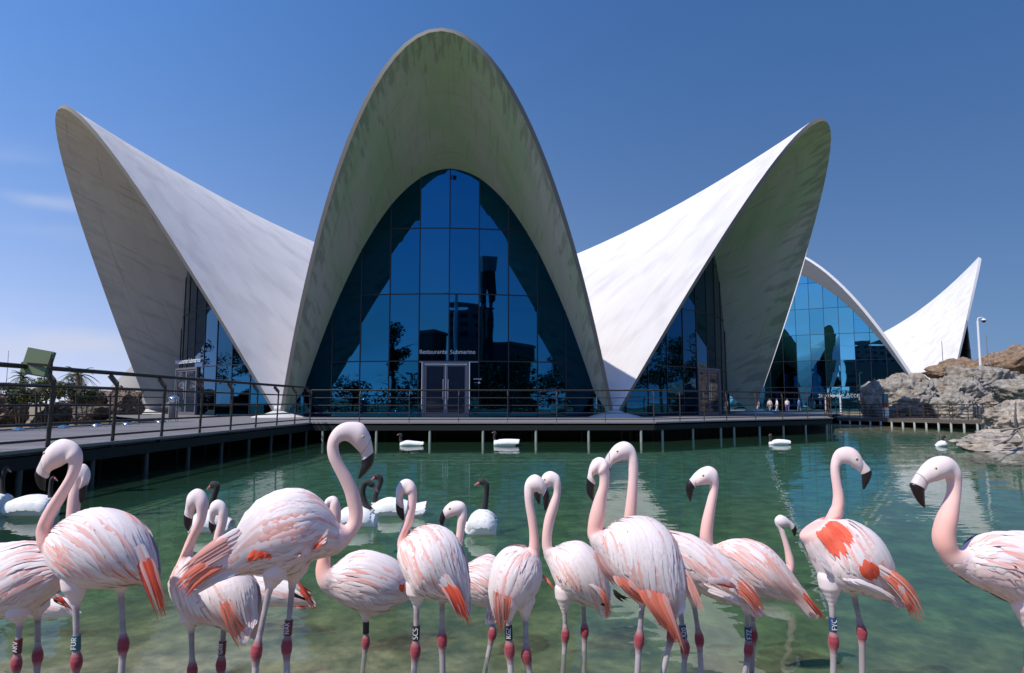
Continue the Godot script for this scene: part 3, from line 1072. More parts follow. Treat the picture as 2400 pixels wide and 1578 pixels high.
# W: [front chord, rear chord, upper angle, lower angle, drape, length in chords, coral share]
func wing(o: Node3D, rings: Array, nb: int, side: Vector3, W: Array, r: RandomNumberGenerator, B: Dictionary, root_at: Vector3, sg: float) -> void:
	var m := MB.new()
	var front: float = W[0]; var rear: float = W[1]
	var th0: float = W[2]; var th1: float = W[3]
	if sg < 0.0:
		front -= 1.0
		th0 = maxf(th0, 0.55)
	var drape: float = W[4]; var coral: float = W[5] if W.size() > 5 else 0.16
	var len0: float = W[6] if W.size() > 6 else 0.135
	# mean metres per chord along the wing
	var A = skin_at(rings, front, 0.8, side, sg, nb)[0]
	var Z = skin_at(rings, rear, 0.8, side, sg, nb)[0]
	var per: float = maxf((A - Z).length() / maxf(front - rear, 0.5), 0.01)
	var wt := Color(0.86, 0.765, 0.775)
	var rows := 13
	for j in rows:                                  # rear and low first, front and high last so that they overlap like shingles
		var tj := float(j) / (rows - 1)
		var cols := 11
		for i in cols:
			var ti := (i + r.randf_range(-0.35, 0.35)) / (cols - 1.0)
			var s := lerpf(rear, front, tj) + r.randfn(0, 0.13)
			var th := lerpf(th1, th0, clampf(ti, 0, 1)) + r.randfn(0, 0.05)
			var length := len0 * lerpf(1.3, 0.42, tj) * lerpf(0.8, 1.2, r.randf())
			var ds := -length / per
			var dth := drape * length / 0.12
			var pts := []; var nr := []
			var lift := 0.001 + 0.0024 * tj + 0.0010 * ti + r.randf() * 0.0007
			for e in 7:
				var q := e / 6.0
				var ang := minf(th + dth * q * (0.6 + 0.4 * q), 2.2)
				var sk := skin_at(rings, s + ds * q, ang, side, sg, nb)
				pts.append(sk[0] + sk[1] * (lift + 0.0022 * q))
				nr.append(sk[1])
			var warm := r.randf()
			var base := wt.lerp(Color(0.84, 0.60, 0.59), clampf(B.get("tone", 0.5) * 0.62 * warm * warm + 0.03, 0, 1))
			var midc := base.lerp(Color(0.83, 0.64, 0.63), 0.3)
			var ed := base.lerp(Color(0.88, 0.83, 0.85), 0.5)
			var tipc := ed
			if r.randf() < coral * 1.25 * (0.6 + 0.8 * (1.0 - ti)) or (ti < 0.22 and r.randf() < 0.5):
				midc = Color(0.85, 0.24, 0.15).lerp(Color(0.86, 0.50, 0.43), r.randf() * 0.65)
				ed = ed.lerp(midc, 0.35 * r.randf())
				tipc = midc.lerp(ed, 0.5)
			var dk := r.randf_range(0.80, 1.0)
			ed = Color(ed.r * dk, ed.g * dk, ed.b * dk)
			feather(m, pts, nr, length * r.randf_range(0.15, 0.24), Color(midc.r * dk, midc.g * dk, midc.b * dk), tipc, ed, ed, 4.0)
	part(o, "wing", m.mesh(root_at), M.feather)

func swan(label: String, cr_: int, d: float, body: Array, neck: Array, bill: Array) -> void:
	var cp = CROPS[cr_]
	var P := func(x: float, y: float) -> Vector3: return at(cp[0] + x / cp[2], cp[1] + y / cp[2], d)
	var rings := []
	var wcol := Color(0.80, 0.80, 0.80)
	for q in body:
		var a: Vector3 = P.call(float(q[0]), float(q[1])); var b: Vector3 = P.call(float(q[2]), float(q[3]))
		b.y = minf(b.y, -0.03)
		rings.append([a, b, minf((a - b).length() * 0.62, 0.14), wcol, wcol])
	var root: Vector3 = (rings[rings.size() / 2][0] + rings[rings.size() / 2][1]) / 2
	root.y = 0.0
	var o := thing("black_necked_swan", label, "swan", root, 0.0, "black necked swans on the pond")
	var m := MB.new()
	sweep(m, rings, Vector3.BACK, 5, 18, 0.03)
	var np := []; var nr := []; var nc := []
	var px: float = 1.0 / cp[2] / FOCAL * d
	for i in neck.size() - 1:
		for s in 5:
			var t := s / 5.0
			var q0 = neck[maxi(i - 1, 0)]; var q1 = neck[i]; var q2 = neck[i + 1]; var q3 = neck[mini(i + 2, neck.size() - 1)]
			np.append(cr(P.call(float(q0[0]), float(q0[1])), P.call(float(q1[0]), float(q1[1])), P.call(float(q2[0]), float(q2[1])), P.call(float(q3[0]), float(q3[1])), t))
			nr.append(lerpf(q1[2], q2[2], t) * px)
			nc.append(Color(0.014, 0.012, 0.013) if i + t > 0.3 else wcol)
	np.append(P.call(float(neck[-1][0]), float(neck[-1][1]))); nr.append(neck[-1][2] * px * 0.8); nc.append(Color(0.014, 0.012, 0.013))
	m.tube(np, nr, nc, 12)
	part(o, "body", m.mesh(root), M.plume)
	var bm := MB.new()
	var e: Vector3 = np[-1]
	var tip: Vector3 = P.call(float(bill[0]), float(bill[1]))
	var hr: float = nr[-1]
	bm.tube([e, e.lerp(tip, 0.3), e.lerp(tip, 0.75), tip], [hr * 0.8, hr * 0.62, hr * 0.4, hr * 0.18], [Color(0.45, 0.05, 0.06), Color(0.42, 0.10, 0.10), Color(0.25, 0.2, 0.2), Color(0.2, 0.17, 0.17)], 10)
	part(o, "bill", bm.mesh(root), M.bill)
	var r := RandomNumberGenerator.new(); r.seed = hash(label)
	for sg in [1.0, -1.0]:
		var wm := MB.new()
		var nb := rings.size()
		for j in 6:
			for i in 4:
				var s := lerpf(0.4, nb - 1.6, j / 5.0)
				var th := lerpf(1.35, 0.15, i / 3.0)
				var pts := []; var nn := []
				for e2 in 6:
					var q := e2 / 5.0
					var sk := skin_at(rings, s - 1.3 * q, th + 0.1 * q, Vector3.BACK, sg, nb)
					pts.append(sk[0] + sk[1] * (0.002 + 0.001 * j + 0.005 * q)); nn.append(sk[1])
				var g := r.randf_range(0.74, 0.84)
				feather(wm, pts, nn, (rings[nb / 2][0] - rings[nb / 2][1]).length() * 0.36, Color(g, g, g), Color(g, g, g), Color(g, g, g) * 0.96, Color(g, g, g), 3.0)
		part(o, "wing", wm.mesh(root), M.feather)

func birds() -> void:
	var teal := Color(0.05, 0.13, 0.16); var blue := Color(0.02, 0.06, 0.16); var maroon := Color(0.16, 0.03, 0.04); var black := Color(0.03, 0.02, 0.025)
	flamingo("flamingo facing left at the left edge of the flock with a teal FUR leg band", {"crop": 2, "d": 2.5, "k": 0.1, "nb": 9, "tone": 0.45,
		"ch": [[962, 1000, 955, 1012], [985, 860, 885, 1000], [925, 670, 800, 1012], [815, 560, 700, 1022], [655, 515, 600, 1022], [505, 540, 500, 1010], [405, 600, 412, 960], [345, 655, 345, 880], [328, 690, 285, 815], [326, 672, 250, 765], [328, 630, 233, 690], [345, 575, 242, 630], [372, 525, 268, 565], [418, 445, 318, 480], [462, 365, 372, 400], [502, 285, 422, 315], [520, 215, 437, 240],
			[512, 155, 425, 232], [482, 110, 408, 238], [430, 82, 380, 255], [370, 85, 342, 272], [310, 130, 318, 285], [272, 190, 306, 300]],
		"bill": [[272, 192, 308, 304], [240, 255, 304, 325], [222, 304, 288, 336], [228, 350, 285, 368], [252, 392, 286, 398], [280, 408, 285, 406]], "bk": 1.6, "eye": [305, 166],
		"legs": [{"p": [[505, 1000], [510, 1112], [513, 1470], [505, 1565]], "band": teal, "text": "FUR", "z": 0.03}, {"p": [[740, 985], [742, 1062], [758, 1400], [746, 1565]], "z": -0.03}],
		"wing": [7.2, 1.2, 0.12, 1.75, 0.75, 0.22, 0.15],
		"fans": [[[905, 800, 960, 960, 1035, 1240, 985, 770, 1060, 960, 1088, 1180], 8, 62, "r", 0.06]]})
	flamingo("flamingo cut off by the left edge, facing right behind the one with the FUR band", {"crop": 2, "d": 2.72, "nb": 8, "tone": 0.7,
		"ch": [[-230, 900, -220, 960], [-140, 790, -120, 1160], [0, 748, 0, 1195], [110, 733, 105, 1205], [220, 732, 205, 1170], [330, 775, 300, 1095], [395, 825, 385, 1030], [415, 830, 440, 935], [420, 770, 475, 850], [418, 680, 486, 720], [424, 560, 498, 570], [436, 450, 510, 460], [458, 360, 525, 375],
			[478, 300, 530, 352], [500, 258, 530, 350], [530, 237, 532, 345], [560, 270, 525, 360], [566, 312, 512, 392], [558, 350, 503, 408]],
		"bill": [[556, 355, 502, 408], [551, 385, 497, 414], [546, 425, 498, 440], [537, 465, 505, 472], [516, 490, 512, 488]], "bk": 0.6,
		"legs": [{"p": [[165, 1170], [172, 1225], [150, 1478], [148, 1565]], "band": maroon, "text": "AKV", "z": 0.04}, {"p": [[190, 1170], [192, 1225], [192, 1478], [188, 1565]], "z": -0.04}],
		"wing": [6.4, 0.6, 0.12, 1.7, 0.5, 0.3, 0.16]})
	flamingo("pale flamingo rump low in the water behind the legs of the leftmost two", {"crop": 2, "d": 3.5, "nb": 7, "tone": 0.2, "nh": 2,
		"ch": [[478, 1180, 465, 1192], [440, 1110, 400, 1200], [350, 1085, 330, 1212], [250, 1080, 250, 1218], [160, 1085, 160, 1205], [80, 1110, 90, 1190], [40, 1130, 50, 1175], [10, 1140, 20, 1165], [-30, 1130, -28, 1160]],
		"wing": [5.2, 0.8, 0.1, 1.4, 0.2, 0.1, 0.12],
		"fans": [[[370, 1060, 430, 1090, 468, 1160, 420, 1040, 470, 1080, 490, 1170], 4, 34, "r", 0.06], [[395, 1075, 420, 1100, 445, 1130, 400, 1070, 430, 1095, 455, 1130], 2, 24, "k", 0.07]]})
	flamingo("flamingo facing left with a maroon leg band, half behind the big one's tail", {"crop": 3, "d": 2.78, "k": -0.15, "bare_roots": true, "nb": 8, "tone": 0.6,
		"ch": [[548, 1190, 475, 1360], [545, 1060, 385, 1300], [500, 980, 290, 1270], [420, 940, 215, 1270], [320, 915, 148, 1218], [235, 895, 95, 1140], [180, 875, 70, 1050], [168, 850, 88, 955], [178, 815, 112, 885], [205, 760, 146, 780], [240, 695, 182, 705], [262, 620, 208, 645],
			[268, 545, 210, 592], [245, 490, 202, 588], [205, 470, 190, 595], [163, 498, 182, 607], [148, 550, 180, 628], [136, 605, 180, 640]],
		"bill": [[136, 600, 181, 640], [129, 640, 178, 658], [133, 690, 173, 690], [152, 722, 158, 722]], "bk": 0.7,
		"legs": [{"p": [[200, 1225], [200, 1285], [206, 1530], [207, 1600]], "z": 0.03}, {"p": [[345, 1225], [342, 1290], [322, 1530], [325, 1600]], "band": maroon, "text": "GXN", "z": -0.03}],
		"wing": [6.3, 1.0, 0.12, 1.7, 0.7, 0.12, 0.15],
		"fans": [[[420, 1090, 450, 1250, 490, 1432, 490, 1080, 525, 1200, 552, 1300], 7, 52, "c", 0.1]]})
	flamingo("largest flamingo, facing right, neck in a tall curve, with a maroon NAK leg band", {"crop": 3, "d": 2.5, "k": 0.4, "nb": 12, "tone": 0.75, "salmon": 0.4, "nh": 6,
		"ch": [[205, 1028, 190, 1045], [310, 925, 290, 1022], [420, 800, 420, 985], [490, 650, 520, 978], [580, 540, 620, 985], [700, 482, 720, 985], [820, 476, 800, 962], [905, 512, 865, 905], [975, 580, 925, 882], [1020, 640, 985, 868], [1048, 670, 1045, 848], [1068, 682, 1098, 806],
			[1088, 684, 1145, 745], [1106, 655, 1180, 685], [1108, 612, 1191, 605], [1096, 550, 1178, 530], [1080, 490, 1160, 468], [1050, 420, 1128, 400], [1012, 345, 1085, 330], [986, 285, 1056, 270], [978, 225, 1046, 225], [990, 165, 1052, 200],
			[1022, 115, 1070, 190], [1070, 82, 1090, 188], [1130, 73, 1115, 200], [1185, 82, 1142, 225], [1218, 122, 1162, 245], [1238, 165, 1178, 262]],
		"bill": [[1238, 165, 1179, 262], [1250, 225, 1184, 288], [1259, 285, 1183, 320], [1248, 330, 1172, 362], [1215, 372, 1164, 398], [1180, 405, 1163, 414]], "bk": 1.5, "eye": [1183, 160],
		"legs": [{"p": [[660, 960], [632, 1045], [557, 1405], [548, 1565]], "z": 0.045}, {"p": [[800, 950], [776, 1050], [742, 1420], [743, 1565]], "band": maroon, "text": "NAK", "z": -0.03}],
		"wing": [9.6, 2.2, 0.1, 1.62, 0.12, 0.16, 0.20],
		"fans": [[[300, 850, 150, 950, 62, 1040, 400, 900, 230, 980, 140, 1110], 9, 66, "c", 0.036], [[400, 720, 220, 820, 85, 960, 470, 800, 300, 900, 110, 1040], 8, 70, "p", 0.044], [[560, 790, 520, 850, 440, 890, 640, 815, 610, 870, 550, 893], 4, 70, "r", 0.108], [[948, 690, 905, 770, 850, 825, 930, 760, 880, 805, 830, 835], 3, 26, "r", 0.118], [[820, 800, 770, 840, 690, 862, 800, 830, 750, 855, 685, 870], 2, 24, "r", 0.115], [[480, 880, 340, 960, 195, 1040, 480, 940, 380, 990, 230, 1045], 5, 60, "w", 0.03]]})
	flamingo("pale flamingo wading deep behind the largest one, its rear pointing right", {"crop": 3, "d": 3.55, "nb": 8, "tone": 0.2, "nh": 4, "salmon": 0.4,
		"ch": [[895, 1152, 880, 1170], [840, 1075, 830, 1168], [700, 1010, 700, 1165], [560, 980, 560, 1165], [450, 950, 440, 1130], [385, 905, 370, 1040], [355, 865, 330, 965], [348, 810, 302, 860], [362, 745, 308, 755], [384, 665, 330, 675], [386, 605, 336, 640],
			[370, 558, 332, 628], [332, 535, 318, 630], [293, 556, 308, 648], [279, 610, 305, 678]],
		"bill": [[278, 640, 310, 678], [276, 675, 320, 690], [277, 702, 318, 707], [293, 735, 299, 735]], "bk": 0.8,
		"wing": [6.0, 1.2, 0.1, 1.5, 0.2, 0.08, 0.12],
		"fans": [[[800, 975, 865, 1040, 910, 1090, 840, 1040, 905, 1110, 936, 1215], 7, 46, "r", 0.08], [[790, 1040, 840, 1080, 885, 1112, 800, 1055, 845, 1095, 890, 1120], 3, 34, "k", 0.1], [[820, 1130, 850, 1140, 885, 1150, 830, 1150, 860, 1160, 888, 1165], 2, 26, "r", 0.09]]})
	flamingo("salmon-breasted flamingo standing on one leg, its head hidden behind the largest one", {"crop": 3, "d": 3.3, "k": 0.3, "nb": 9, "tone": 0.85, "nh": 3, "salmon": 0.9,
		"ch": [[1530, 1075, 1520, 1095], [1465, 985, 1430, 1140], [1400, 908, 1350, 1185], [1310, 860, 1270, 1215], [1200, 838, 1200, 1205], [1105, 862, 1095, 1165], [1030, 920, 1000, 1105], [1004, 925, 935, 1055], [1000, 905, 910, 975], [1002, 865, 922, 890], [1038, 765, 968, 765], [1058, 665, 985, 655], [1060, 590, 988, 605], [1045, 535, 992, 582], [1015, 513, 990, 572], [975, 530, 978, 582], [955, 570, 958, 620]],
		"legs": [{"p": [[1212, 1180], [1210, 1250], [1209, 1378], [1196, 1500]], "band": black, "z": 0.0}],
		"wing": [6.6, 1.0, 0.1, 1.35, 0.2, 0.14, 0.15],
		"fans": [[[1390, 1000, 1400, 1050, 1395, 1090, 1450, 1000, 1450, 1050, 1440, 1080], 4, 50, "r", 0.1]]})
	flamingo("flamingo with head bowed left and orange tail plumes, left of the two nose-to-nose birds", {"crop": 4, "d": 2.65, "k": -0.2, "nb": 9, "tone": 0.3,
		"ch": [[545, 1095, 530, 1118], [560, 950, 490, 1085], [540, 790, 400, 1065], [490, 650, 300, 1052], [415, 578, 235, 1042], [320, 550, 182, 950], [235, 570, 135, 860], [180, 610, 105, 770], [162, 635, 93, 705], [168, 600, 98, 645], [190, 555, 114, 585], [206, 490, 140, 508], [219, 415, 160, 420],
			[223, 340, 165, 350], [213, 288, 158, 345], [186, 252, 140, 342], [150, 241, 130, 348], [112, 258, 124, 370], [87, 305, 128, 402], [83, 365, 133, 432]],
		"bill": [[83, 372, 134, 435], [81, 430, 135, 452], [86, 468, 136, 482], [106, 505, 138, 506], [131, 528, 136, 527]], "bk": 0.9,
		"legs": [{"p": [[245, 1000], [241, 1085], [233, 1390], [220, 1565]], "band": black, "text": "SCS", "z": 0.03}, {"p": [[372, 1010], [380, 1080], [379, 1355], [383, 1565]], "z": -0.03}],
		"wing": [7.0, 1.2, 0.1, 1.72, 0.75, 0.24, 0.15],
		"fans": [[[420, 925, 490, 1020, 560, 1215, 500, 890, 590, 1050, 628, 1248], 9, 50, "r", 0.08]]})
	flamingo("flamingo facing left whose neck rises behind the bowed flamingo's back", {"crop": 4, "d": 3.25, "nb": 6, "tone": 0.6,
		"ch": [[830, 1000, 820, 1030], [800, 850, 780, 1090], [740, 762, 700, 1108], [660, 770, 620, 1090], [590, 810, 560, 1040], [548, 830, 505, 955], [535, 800, 482, 855], [532, 740, 480, 760], [536, 670, 484, 672], [550, 590, 495, 592], [563, 515, 500, 515],
			[565, 450, 500, 492], [543, 405, 480, 494], [500, 390, 462, 500], [452, 400, 440, 506], [412, 435, 425, 510]],
		"bill": [[412, 437, 428, 510], [388, 475, 418, 515], [376, 522, 412, 532], [385, 555, 405, 550], [400, 566, 404, 564]], "bk": 0.6, "eye": [452, 438],
		"legs": [{"p": [[745, 1080], [745, 1190], [740, 1295], [715, 1420]], "z": 0.0}],
		"wing": [4.5, 0.8, 0.1, 1.5, 0.6, 0.2, 0.12]})
	flamingo("flamingo seen from behind with a dark KGZ leg band, its head turned right against another's", {"crop": 4, "d": 2.7, "k": 0.0, "bare_roots": true, "nb": 8, "tone": 0.4,
		"ch": [[738, 1165, 755, 1188], [722, 1050, 850, 1120], [728, 930, 955, 1120], [752, 815, 1030, 1030], [815, 732, 1070, 930], [880, 704, 1070, 850], [945, 706, 1062, 790], [982, 710, 1060, 745], [990, 680, 1060, 695], [990, 600, 1050, 605], [980, 520, 1038, 512], [965, 430, 1022, 422], [957, 350, 1020, 352],
			[960, 280, 1024, 335], [985, 232, 1034, 330], [1030, 210, 1058, 332], [1075, 235, 1076, 342], [1102, 280, 1084, 352]],
		"bill": [[1102, 282, 1082, 352], [1122, 325, 1084, 380], [1131, 365, 1086, 405], [1124, 410, 1089, 428], [1105, 455, 1092, 452]], "bk": 0.6,
		"legs": [{"p": [[955, 1080], [965, 1185], [970, 1445], [992, 1565]], "z": 0.0}, {"p": [[850, 1080], [846, 1190], [856, 1385], [867, 1565]], "band": black, "text": "KGZ", "z": 0.03}],
		"wing": [6.4, 1.0, -0.9, 1.3, 0.3, 0.06, 0.15],
		"fans": [[[750, 960, 752, 1120, 785, 1312, 865, 990, 855, 1100, 832, 1240], 9, 56, "c", 0.09], [[1068, 900, 1120, 950, 1172, 995, 1085, 890, 1130, 930, 1160, 985], 3, 30, "c", 0.0]]})
	flamingo("flamingo with its head tucked behind its neighbour's and a white belly band below the wing", {"crop": 4, "d": 3.3, "k": -0.2, "nb": 9, "tone": 0.2, "salmon": 0.45,
		"ch": [[1503, 1128, 1490, 1146], [1530, 1000, 1420, 1115], [1490, 830, 1330, 1080], [1430, 730, 1255, 1050], [1345, 668, 1200, 1000], [1245, 672, 1155, 900], [1185, 695, 1118, 805], [1158, 708, 1090, 745], [1145, 692, 1078, 695], [1145, 620, 1080, 612], [1165, 520, 1095, 510], [1190, 430, 1125, 420], [1205, 340, 1155, 340],
			[1207, 270, 1155, 300], [1190, 217, 1142, 292], [1140, 188, 1112, 300], [1092, 205, 1086, 305], [1066, 250, 1066, 322], [1048, 290, 1062, 340]],
		"bill": [[1048, 292, 1066, 342], [1024, 332, 1068, 350], [1030, 375, 1068, 385], [1055, 412, 1064, 410]], "bk": 0.4, "eye": [1102, 242],
		"legs": [{"p": [[1235, 1030], [1236, 1130], [1242, 1290], [1235, 1400]], "z": 0.03}, {"p": [[1350, 1060], [1355, 1110], [1364, 1292], [1362, 1420]], "z": -0.03}],
		"wing": [6.6, 1.6, 0.1, 1.45, 0.6, 0.12, 0.15],
		"fans": [[[1340, 930, 1380, 980, 1420, 1000, 1290, 920, 1330, 970, 1370, 990], 4, 44, "r", 0.1], [[1430, 930, 1520, 980, 1576, 1142, 1480, 980, 1525, 1070, 1530, 1200], 7, 44, "c", 0.08], [[1490, 1045, 1510, 1062, 1532, 1072, 1485, 1050, 1505, 1070, 1530, 1080], 2, 18, "k", 0.1], [[1200, 870, 1190, 890, 1180, 860, 1280, 940, 1300, 950, 1260, 900], 2, 30, "r", 0.1]]})
	flamingo("broad white-backed flamingo with a long orange tail nearly touching the water, right of centre", {"crop": 5, "d": 2.7, "k": -0.25, "bare_roots": true, "nb": 9, "tone": 0.2,
		"ch": [[735, 1080, 655, 1190], [765, 960, 590, 1170], [735, 800, 480, 1095], [680, 675, 385, 1020], [580, 590, 300, 930], [465, 567, 235, 830], [360, 590, 190, 765], [290, 640, 166, 718], [262, 660, 155, 685], [252, 640, 155, 645], [262, 595, 162, 588], [270, 540, 175, 530], [276, 460, 200, 450], [290, 380, 226, 380],
			[294, 300, 230, 325], [288, 238, 222, 305], [262, 205, 212, 302], [225, 195, 196, 312], [190, 212, 186, 322], [168, 252, 196, 338], [156, 310, 204, 362]],
		"bill": [[156, 305, 204, 362], [148, 350, 200, 378], [146, 385, 198, 392], [152, 425, 196, 432], [184, 472, 193, 469]], "bk": 0.9,
		"legs": [{"p": [[500, 1060], [504, 1120], [485, 1342], [473, 1565]], "z": 0.02}, {"p": [[620, 1100], [640, 1190], [690, 1345], [638, 1565]], "band": black, "text": "CXK", "z": -0.06}],
		"wing": [7.0, 1.0, 0.1, 1.5, 0.85, 0.10, 0.17],
		"fans": [[[235, 750, 300, 900, 410, 1010, 215, 740, 255, 900, 340, 1000], 5, 60, "p", 0.1], [[330, 900, 420, 1020, 520, 1120, 420, 930, 500, 1020, 600, 1150], 7, 80, "c", 0.1], [[480, 980, 570, 1120, 640, 1260, 630, 1000, 710, 1180, 785, 1428], 13, 92, "c", 0.1], [[690, 880, 770, 1020, 830, 1130, 720, 850, 840, 960, 905, 1215], 7, 48, "p", 0.02], [[325, 1000, 380, 1060, 440, 1085, 330, 1010, 370, 1075, 405, 1098], 3, 50, "k", 0.07]]})
	flamingo("flamingo whose straight neck and left-facing head stand behind the white-backed one", {"crop": 5, "d": 2.95, "k": -0.15, "nb": 8, "tone": 0.4,
		"ch": [[1218, 1148, 1200, 1170], [1150, 1010, 1120, 1135], [1030, 850, 1010, 1110], [900, 742, 900, 1065], [780, 682, 780, 1010], [650, 665, 640, 980], [550, 670, 520, 880], [488, 670, 440, 780], [463, 640, 388, 690], [465, 580, 386, 585], [468, 500, 396, 500], [473, 400, 408, 400], [476, 300, 415, 312],
			[474, 220, 412, 226], [458, 150, 398, 212], [425, 108, 370, 216], [380, 95, 342, 226], [330, 116, 318, 238], [292, 160, 304, 255]],
		"bill": [[290, 160, 306, 255], [266, 202, 302, 262], [270, 232, 298, 275], [285, 265, 296, 285]], "bk": 1.2, "eye": [345, 155],
		"legs": [{"p": [[725, 1020], [738, 1150], [770, 1385], [760, 1565]], "band": blue, "text": "X20", "z": 0.03}, {"p": [[830, 1040], [835, 1140], [870, 1362], [880, 1565]], "z": -0.03}],
		"wing": [5.6, 1.0, 0.1, 1.45, 0.4, 0.26, 0.16],
		"fans": [[[920, 930, 1000, 970, 1085, 1002, 1000, 930, 1060, 970, 1120, 1010], 5, 70, "r", 0.12], [[1090, 915, 1200, 1000, 1278, 1152, 1060, 1010, 1170, 1080, 1242, 1238], 8, 42, "c", 0.07], [[870, 960, 1000, 1010, 1150, 1110, 900, 1020, 1040, 1060, 1190, 1150], 5, 46, "w", 0.08]]})
	flamingo("flamingo facing left with a blue leg band, just left of the small distant one", {"crop": 5, "d": 3.05, "k": -0.1, "nb": 9, "tone": 0.5,
		"ch": [[1565, 1148, 1550, 1168], [1500, 1020, 1440, 1108], [1405, 880, 1325, 1090], [1300, 772, 1220, 1065], [1200, 726, 1130, 1000], [1105, 714, 1040, 910], [1020, 732, 960, 830], [970, 748, 905, 775], [952, 735, 872, 725], [948, 680, 868, 682], [956, 600, 880, 600], [969, 500, 905, 500], [985, 400, 930, 400],
			[987, 330, 926, 370], [973, 280, 900, 370], [930, 252, 872, 372], [882, 262, 850, 376], [842, 290, 838, 375], [815, 320, 838, 388]],
		"bill": [[816, 318, 840, 388], [782, 360, 834, 392], [778, 400, 828, 406], [790, 445, 820, 438], [806, 478, 812, 473]], "bk": 0.7, "eye": [882, 307],
		"legs": [{"p": [[1150, 1070], [1156, 1165], [1168, 1395], [1148, 1520]], "band": blue, "text": "F7Z", "z": 0.03}, {"p": [[1205, 1060], [1214, 1160], [1217, 1338], [1211, 1500]], "z": -0.03}],
		"wing": [6.4, 1.2, 0.1, 1.5, 0.4, 0.42, 0.15],
		"fans": [[[1450, 990, 1560, 1090, 1668, 1242, 1480, 1020, 1540, 1120, 1610, 1190], 8, 40, "r", 0.07]]})
	flamingo("small distant flamingo facing right, only its thin neck and head above another's back", {"crop": 5, "d": 4.3, "nb": 5, "tone": 0.6,
		"ch": [[1180, 985, 1180, 1000], [1240, 930, 1235, 1030], [1320, 905, 1320, 1045], [1390, 890, 1395, 1030], [1420, 880, 1445, 960], [1416, 855, 1466, 905], [1412, 825, 1464, 845], [1405, 780, 1447, 788], [1390, 720, 1425, 720], [1370, 660, 1405, 662],
			[1348, 622, 1388, 642], [1345, 587, 1392, 640], [1374, 561, 1410, 640], [1410, 572, 1424, 637], [1436, 595, 1440, 640]],
		"bill": [[1436, 595, 1436, 642], [1458, 612, 1442, 650], [1481, 642, 1453, 665], [1481, 672, 1460, 684], [1472, 700, 1467, 696]], "bk": 1.2,
		"wing": [3.6, 0.6, 0.1, 1.4, 0.2, 0.1, 0.1]})
	flamingo("flamingo standing with chest left and head turned back right, blue FYC leg band", {"crop": 6, "d": 2.72, "k": -0.22, "nb": 8, "tone": 0.15, "nh": 6, "salmon": 0.7,
		"ch": [[885, 1095, 870, 1112], [860, 970, 750, 1092], [820, 820, 610, 1052], [745, 700, 480, 1035], [645, 625, 395, 970], [560, 590, 330, 850], [490, 577, 285, 755], [430, 575, 262, 680], [505, 590, 400, 600], [532, 560, 425, 570], [538, 510, 446, 528], [540, 480, 460, 500], [536, 430, 468, 435], [522, 365, 462, 370], [512, 300, 453, 300],
			[512, 255, 453, 240], [525, 238, 466, 185], [545, 236, 495, 145], [570, 242, 545, 128], [598, 262, 595, 137], [622, 278, 632, 170], [636, 290, 660, 220]],
		"bill": [[632, 278, 655, 210], [640, 300, 700, 262], [650, 312, 715, 292], [652, 355, 702, 340], [656, 400, 668, 398]], "bk": 1.1, "eye": [606, 203],
		"legs": [{"p": [[440, 1000], [448, 1105], [460, 1345], [457, 1600]], "band": blue, "text": "FYC", "z": 0.03}, {"p": [[600, 1010], [612, 1075], [665, 1322], [668, 1600]], "z": -0.03}],
		"patches": [[5.6, 6.75, 0.75, 1.7, "r", 60], [2.7, 3.4, 1.25, 1.6, "r", 16]], "wing": [5.1, 1.4, 0.1, 1.42, 0.45, 0.16, 0.17],
		"fans": [[[720, 900, 850, 1010, 1010, 1262, 760, 870, 940, 960, 1026, 1198], 9, 46, "c", 0.08], [[850, 1000, 900, 1110, 948, 1218, 880, 1010, 920, 1110, 960, 1200], 3, 30, "c", 0.07], [[470, 920, 640, 990, 830, 1080, 560, 930, 700, 960, 880, 1105], 8, 70, "w", 0.1], [[330, 780, 420, 860, 520, 900, 350, 830, 440, 930, 560, 960], 5, 60, "w", 0.1]]})
	flamingo("flamingo cut off by the right edge, looking left with a blue FYS leg band", {"crop": 6, "d": 2.42, "k": 0.15, "nb": 10, "tone": 0.75, "salmon": 0.75,
		"ch": [[2330, 1000, 2310, 1060], [2150, 790, 2080, 1130], [1900, 690, 1880, 1170], [1720, 672, 1730, 1160], [1570, 671, 1600, 1120], [1445, 680, 1470, 1055], [1370, 720, 1350, 1000], [1315, 768, 1265, 940], [1282, 780, 1200, 890], [1255, 772, 1150, 820], [1237, 735, 1120, 755], [1231, 680, 1112, 682], [1245, 600, 1130, 590], [1258, 510, 1165, 510], [1270, 430, 1195, 430], [1275, 360, 1200, 368],
			[1268, 288, 1190, 330], [1235, 220, 1165, 332], [1180, 188, 1125, 345], [1112, 195, 1085, 356], [1052, 235, 1064, 366], [1000, 298, 1060, 376]],
		"bill": [[1000, 296, 1060, 376], [972, 342, 1050, 402], [959, 375, 1043, 406], [985, 440, 1046, 450], [1012, 485, 1050, 488], [1048, 516, 1053, 512]], "bk": 1.2, "eye": [1083, 262],
		"legs": [{"p": [[1645, 1130], [1662, 1270], [1662, 1560], [1655, 1800]], "band": blue, "text": "FYS", "z": 0.03}, {"p": [[1800, 1130], [1810, 1250], [1815, 1560], [1812, 1800]], "z": -0.03}],
		"wing": [6.8, 1.0, 0.1, 1.4, 0.2, 0.2, 0.17],
		"fans": [[[1425, 830, 1480, 845, 1510, 862, 1440, 850, 1490, 860, 1505, 858], 3, 24, "r", 0.115], [[1490, 880, 1560, 900, 1625, 935, 1480, 890, 1540, 920, 1600, 940], 4, 36, "p", 0.115]]})
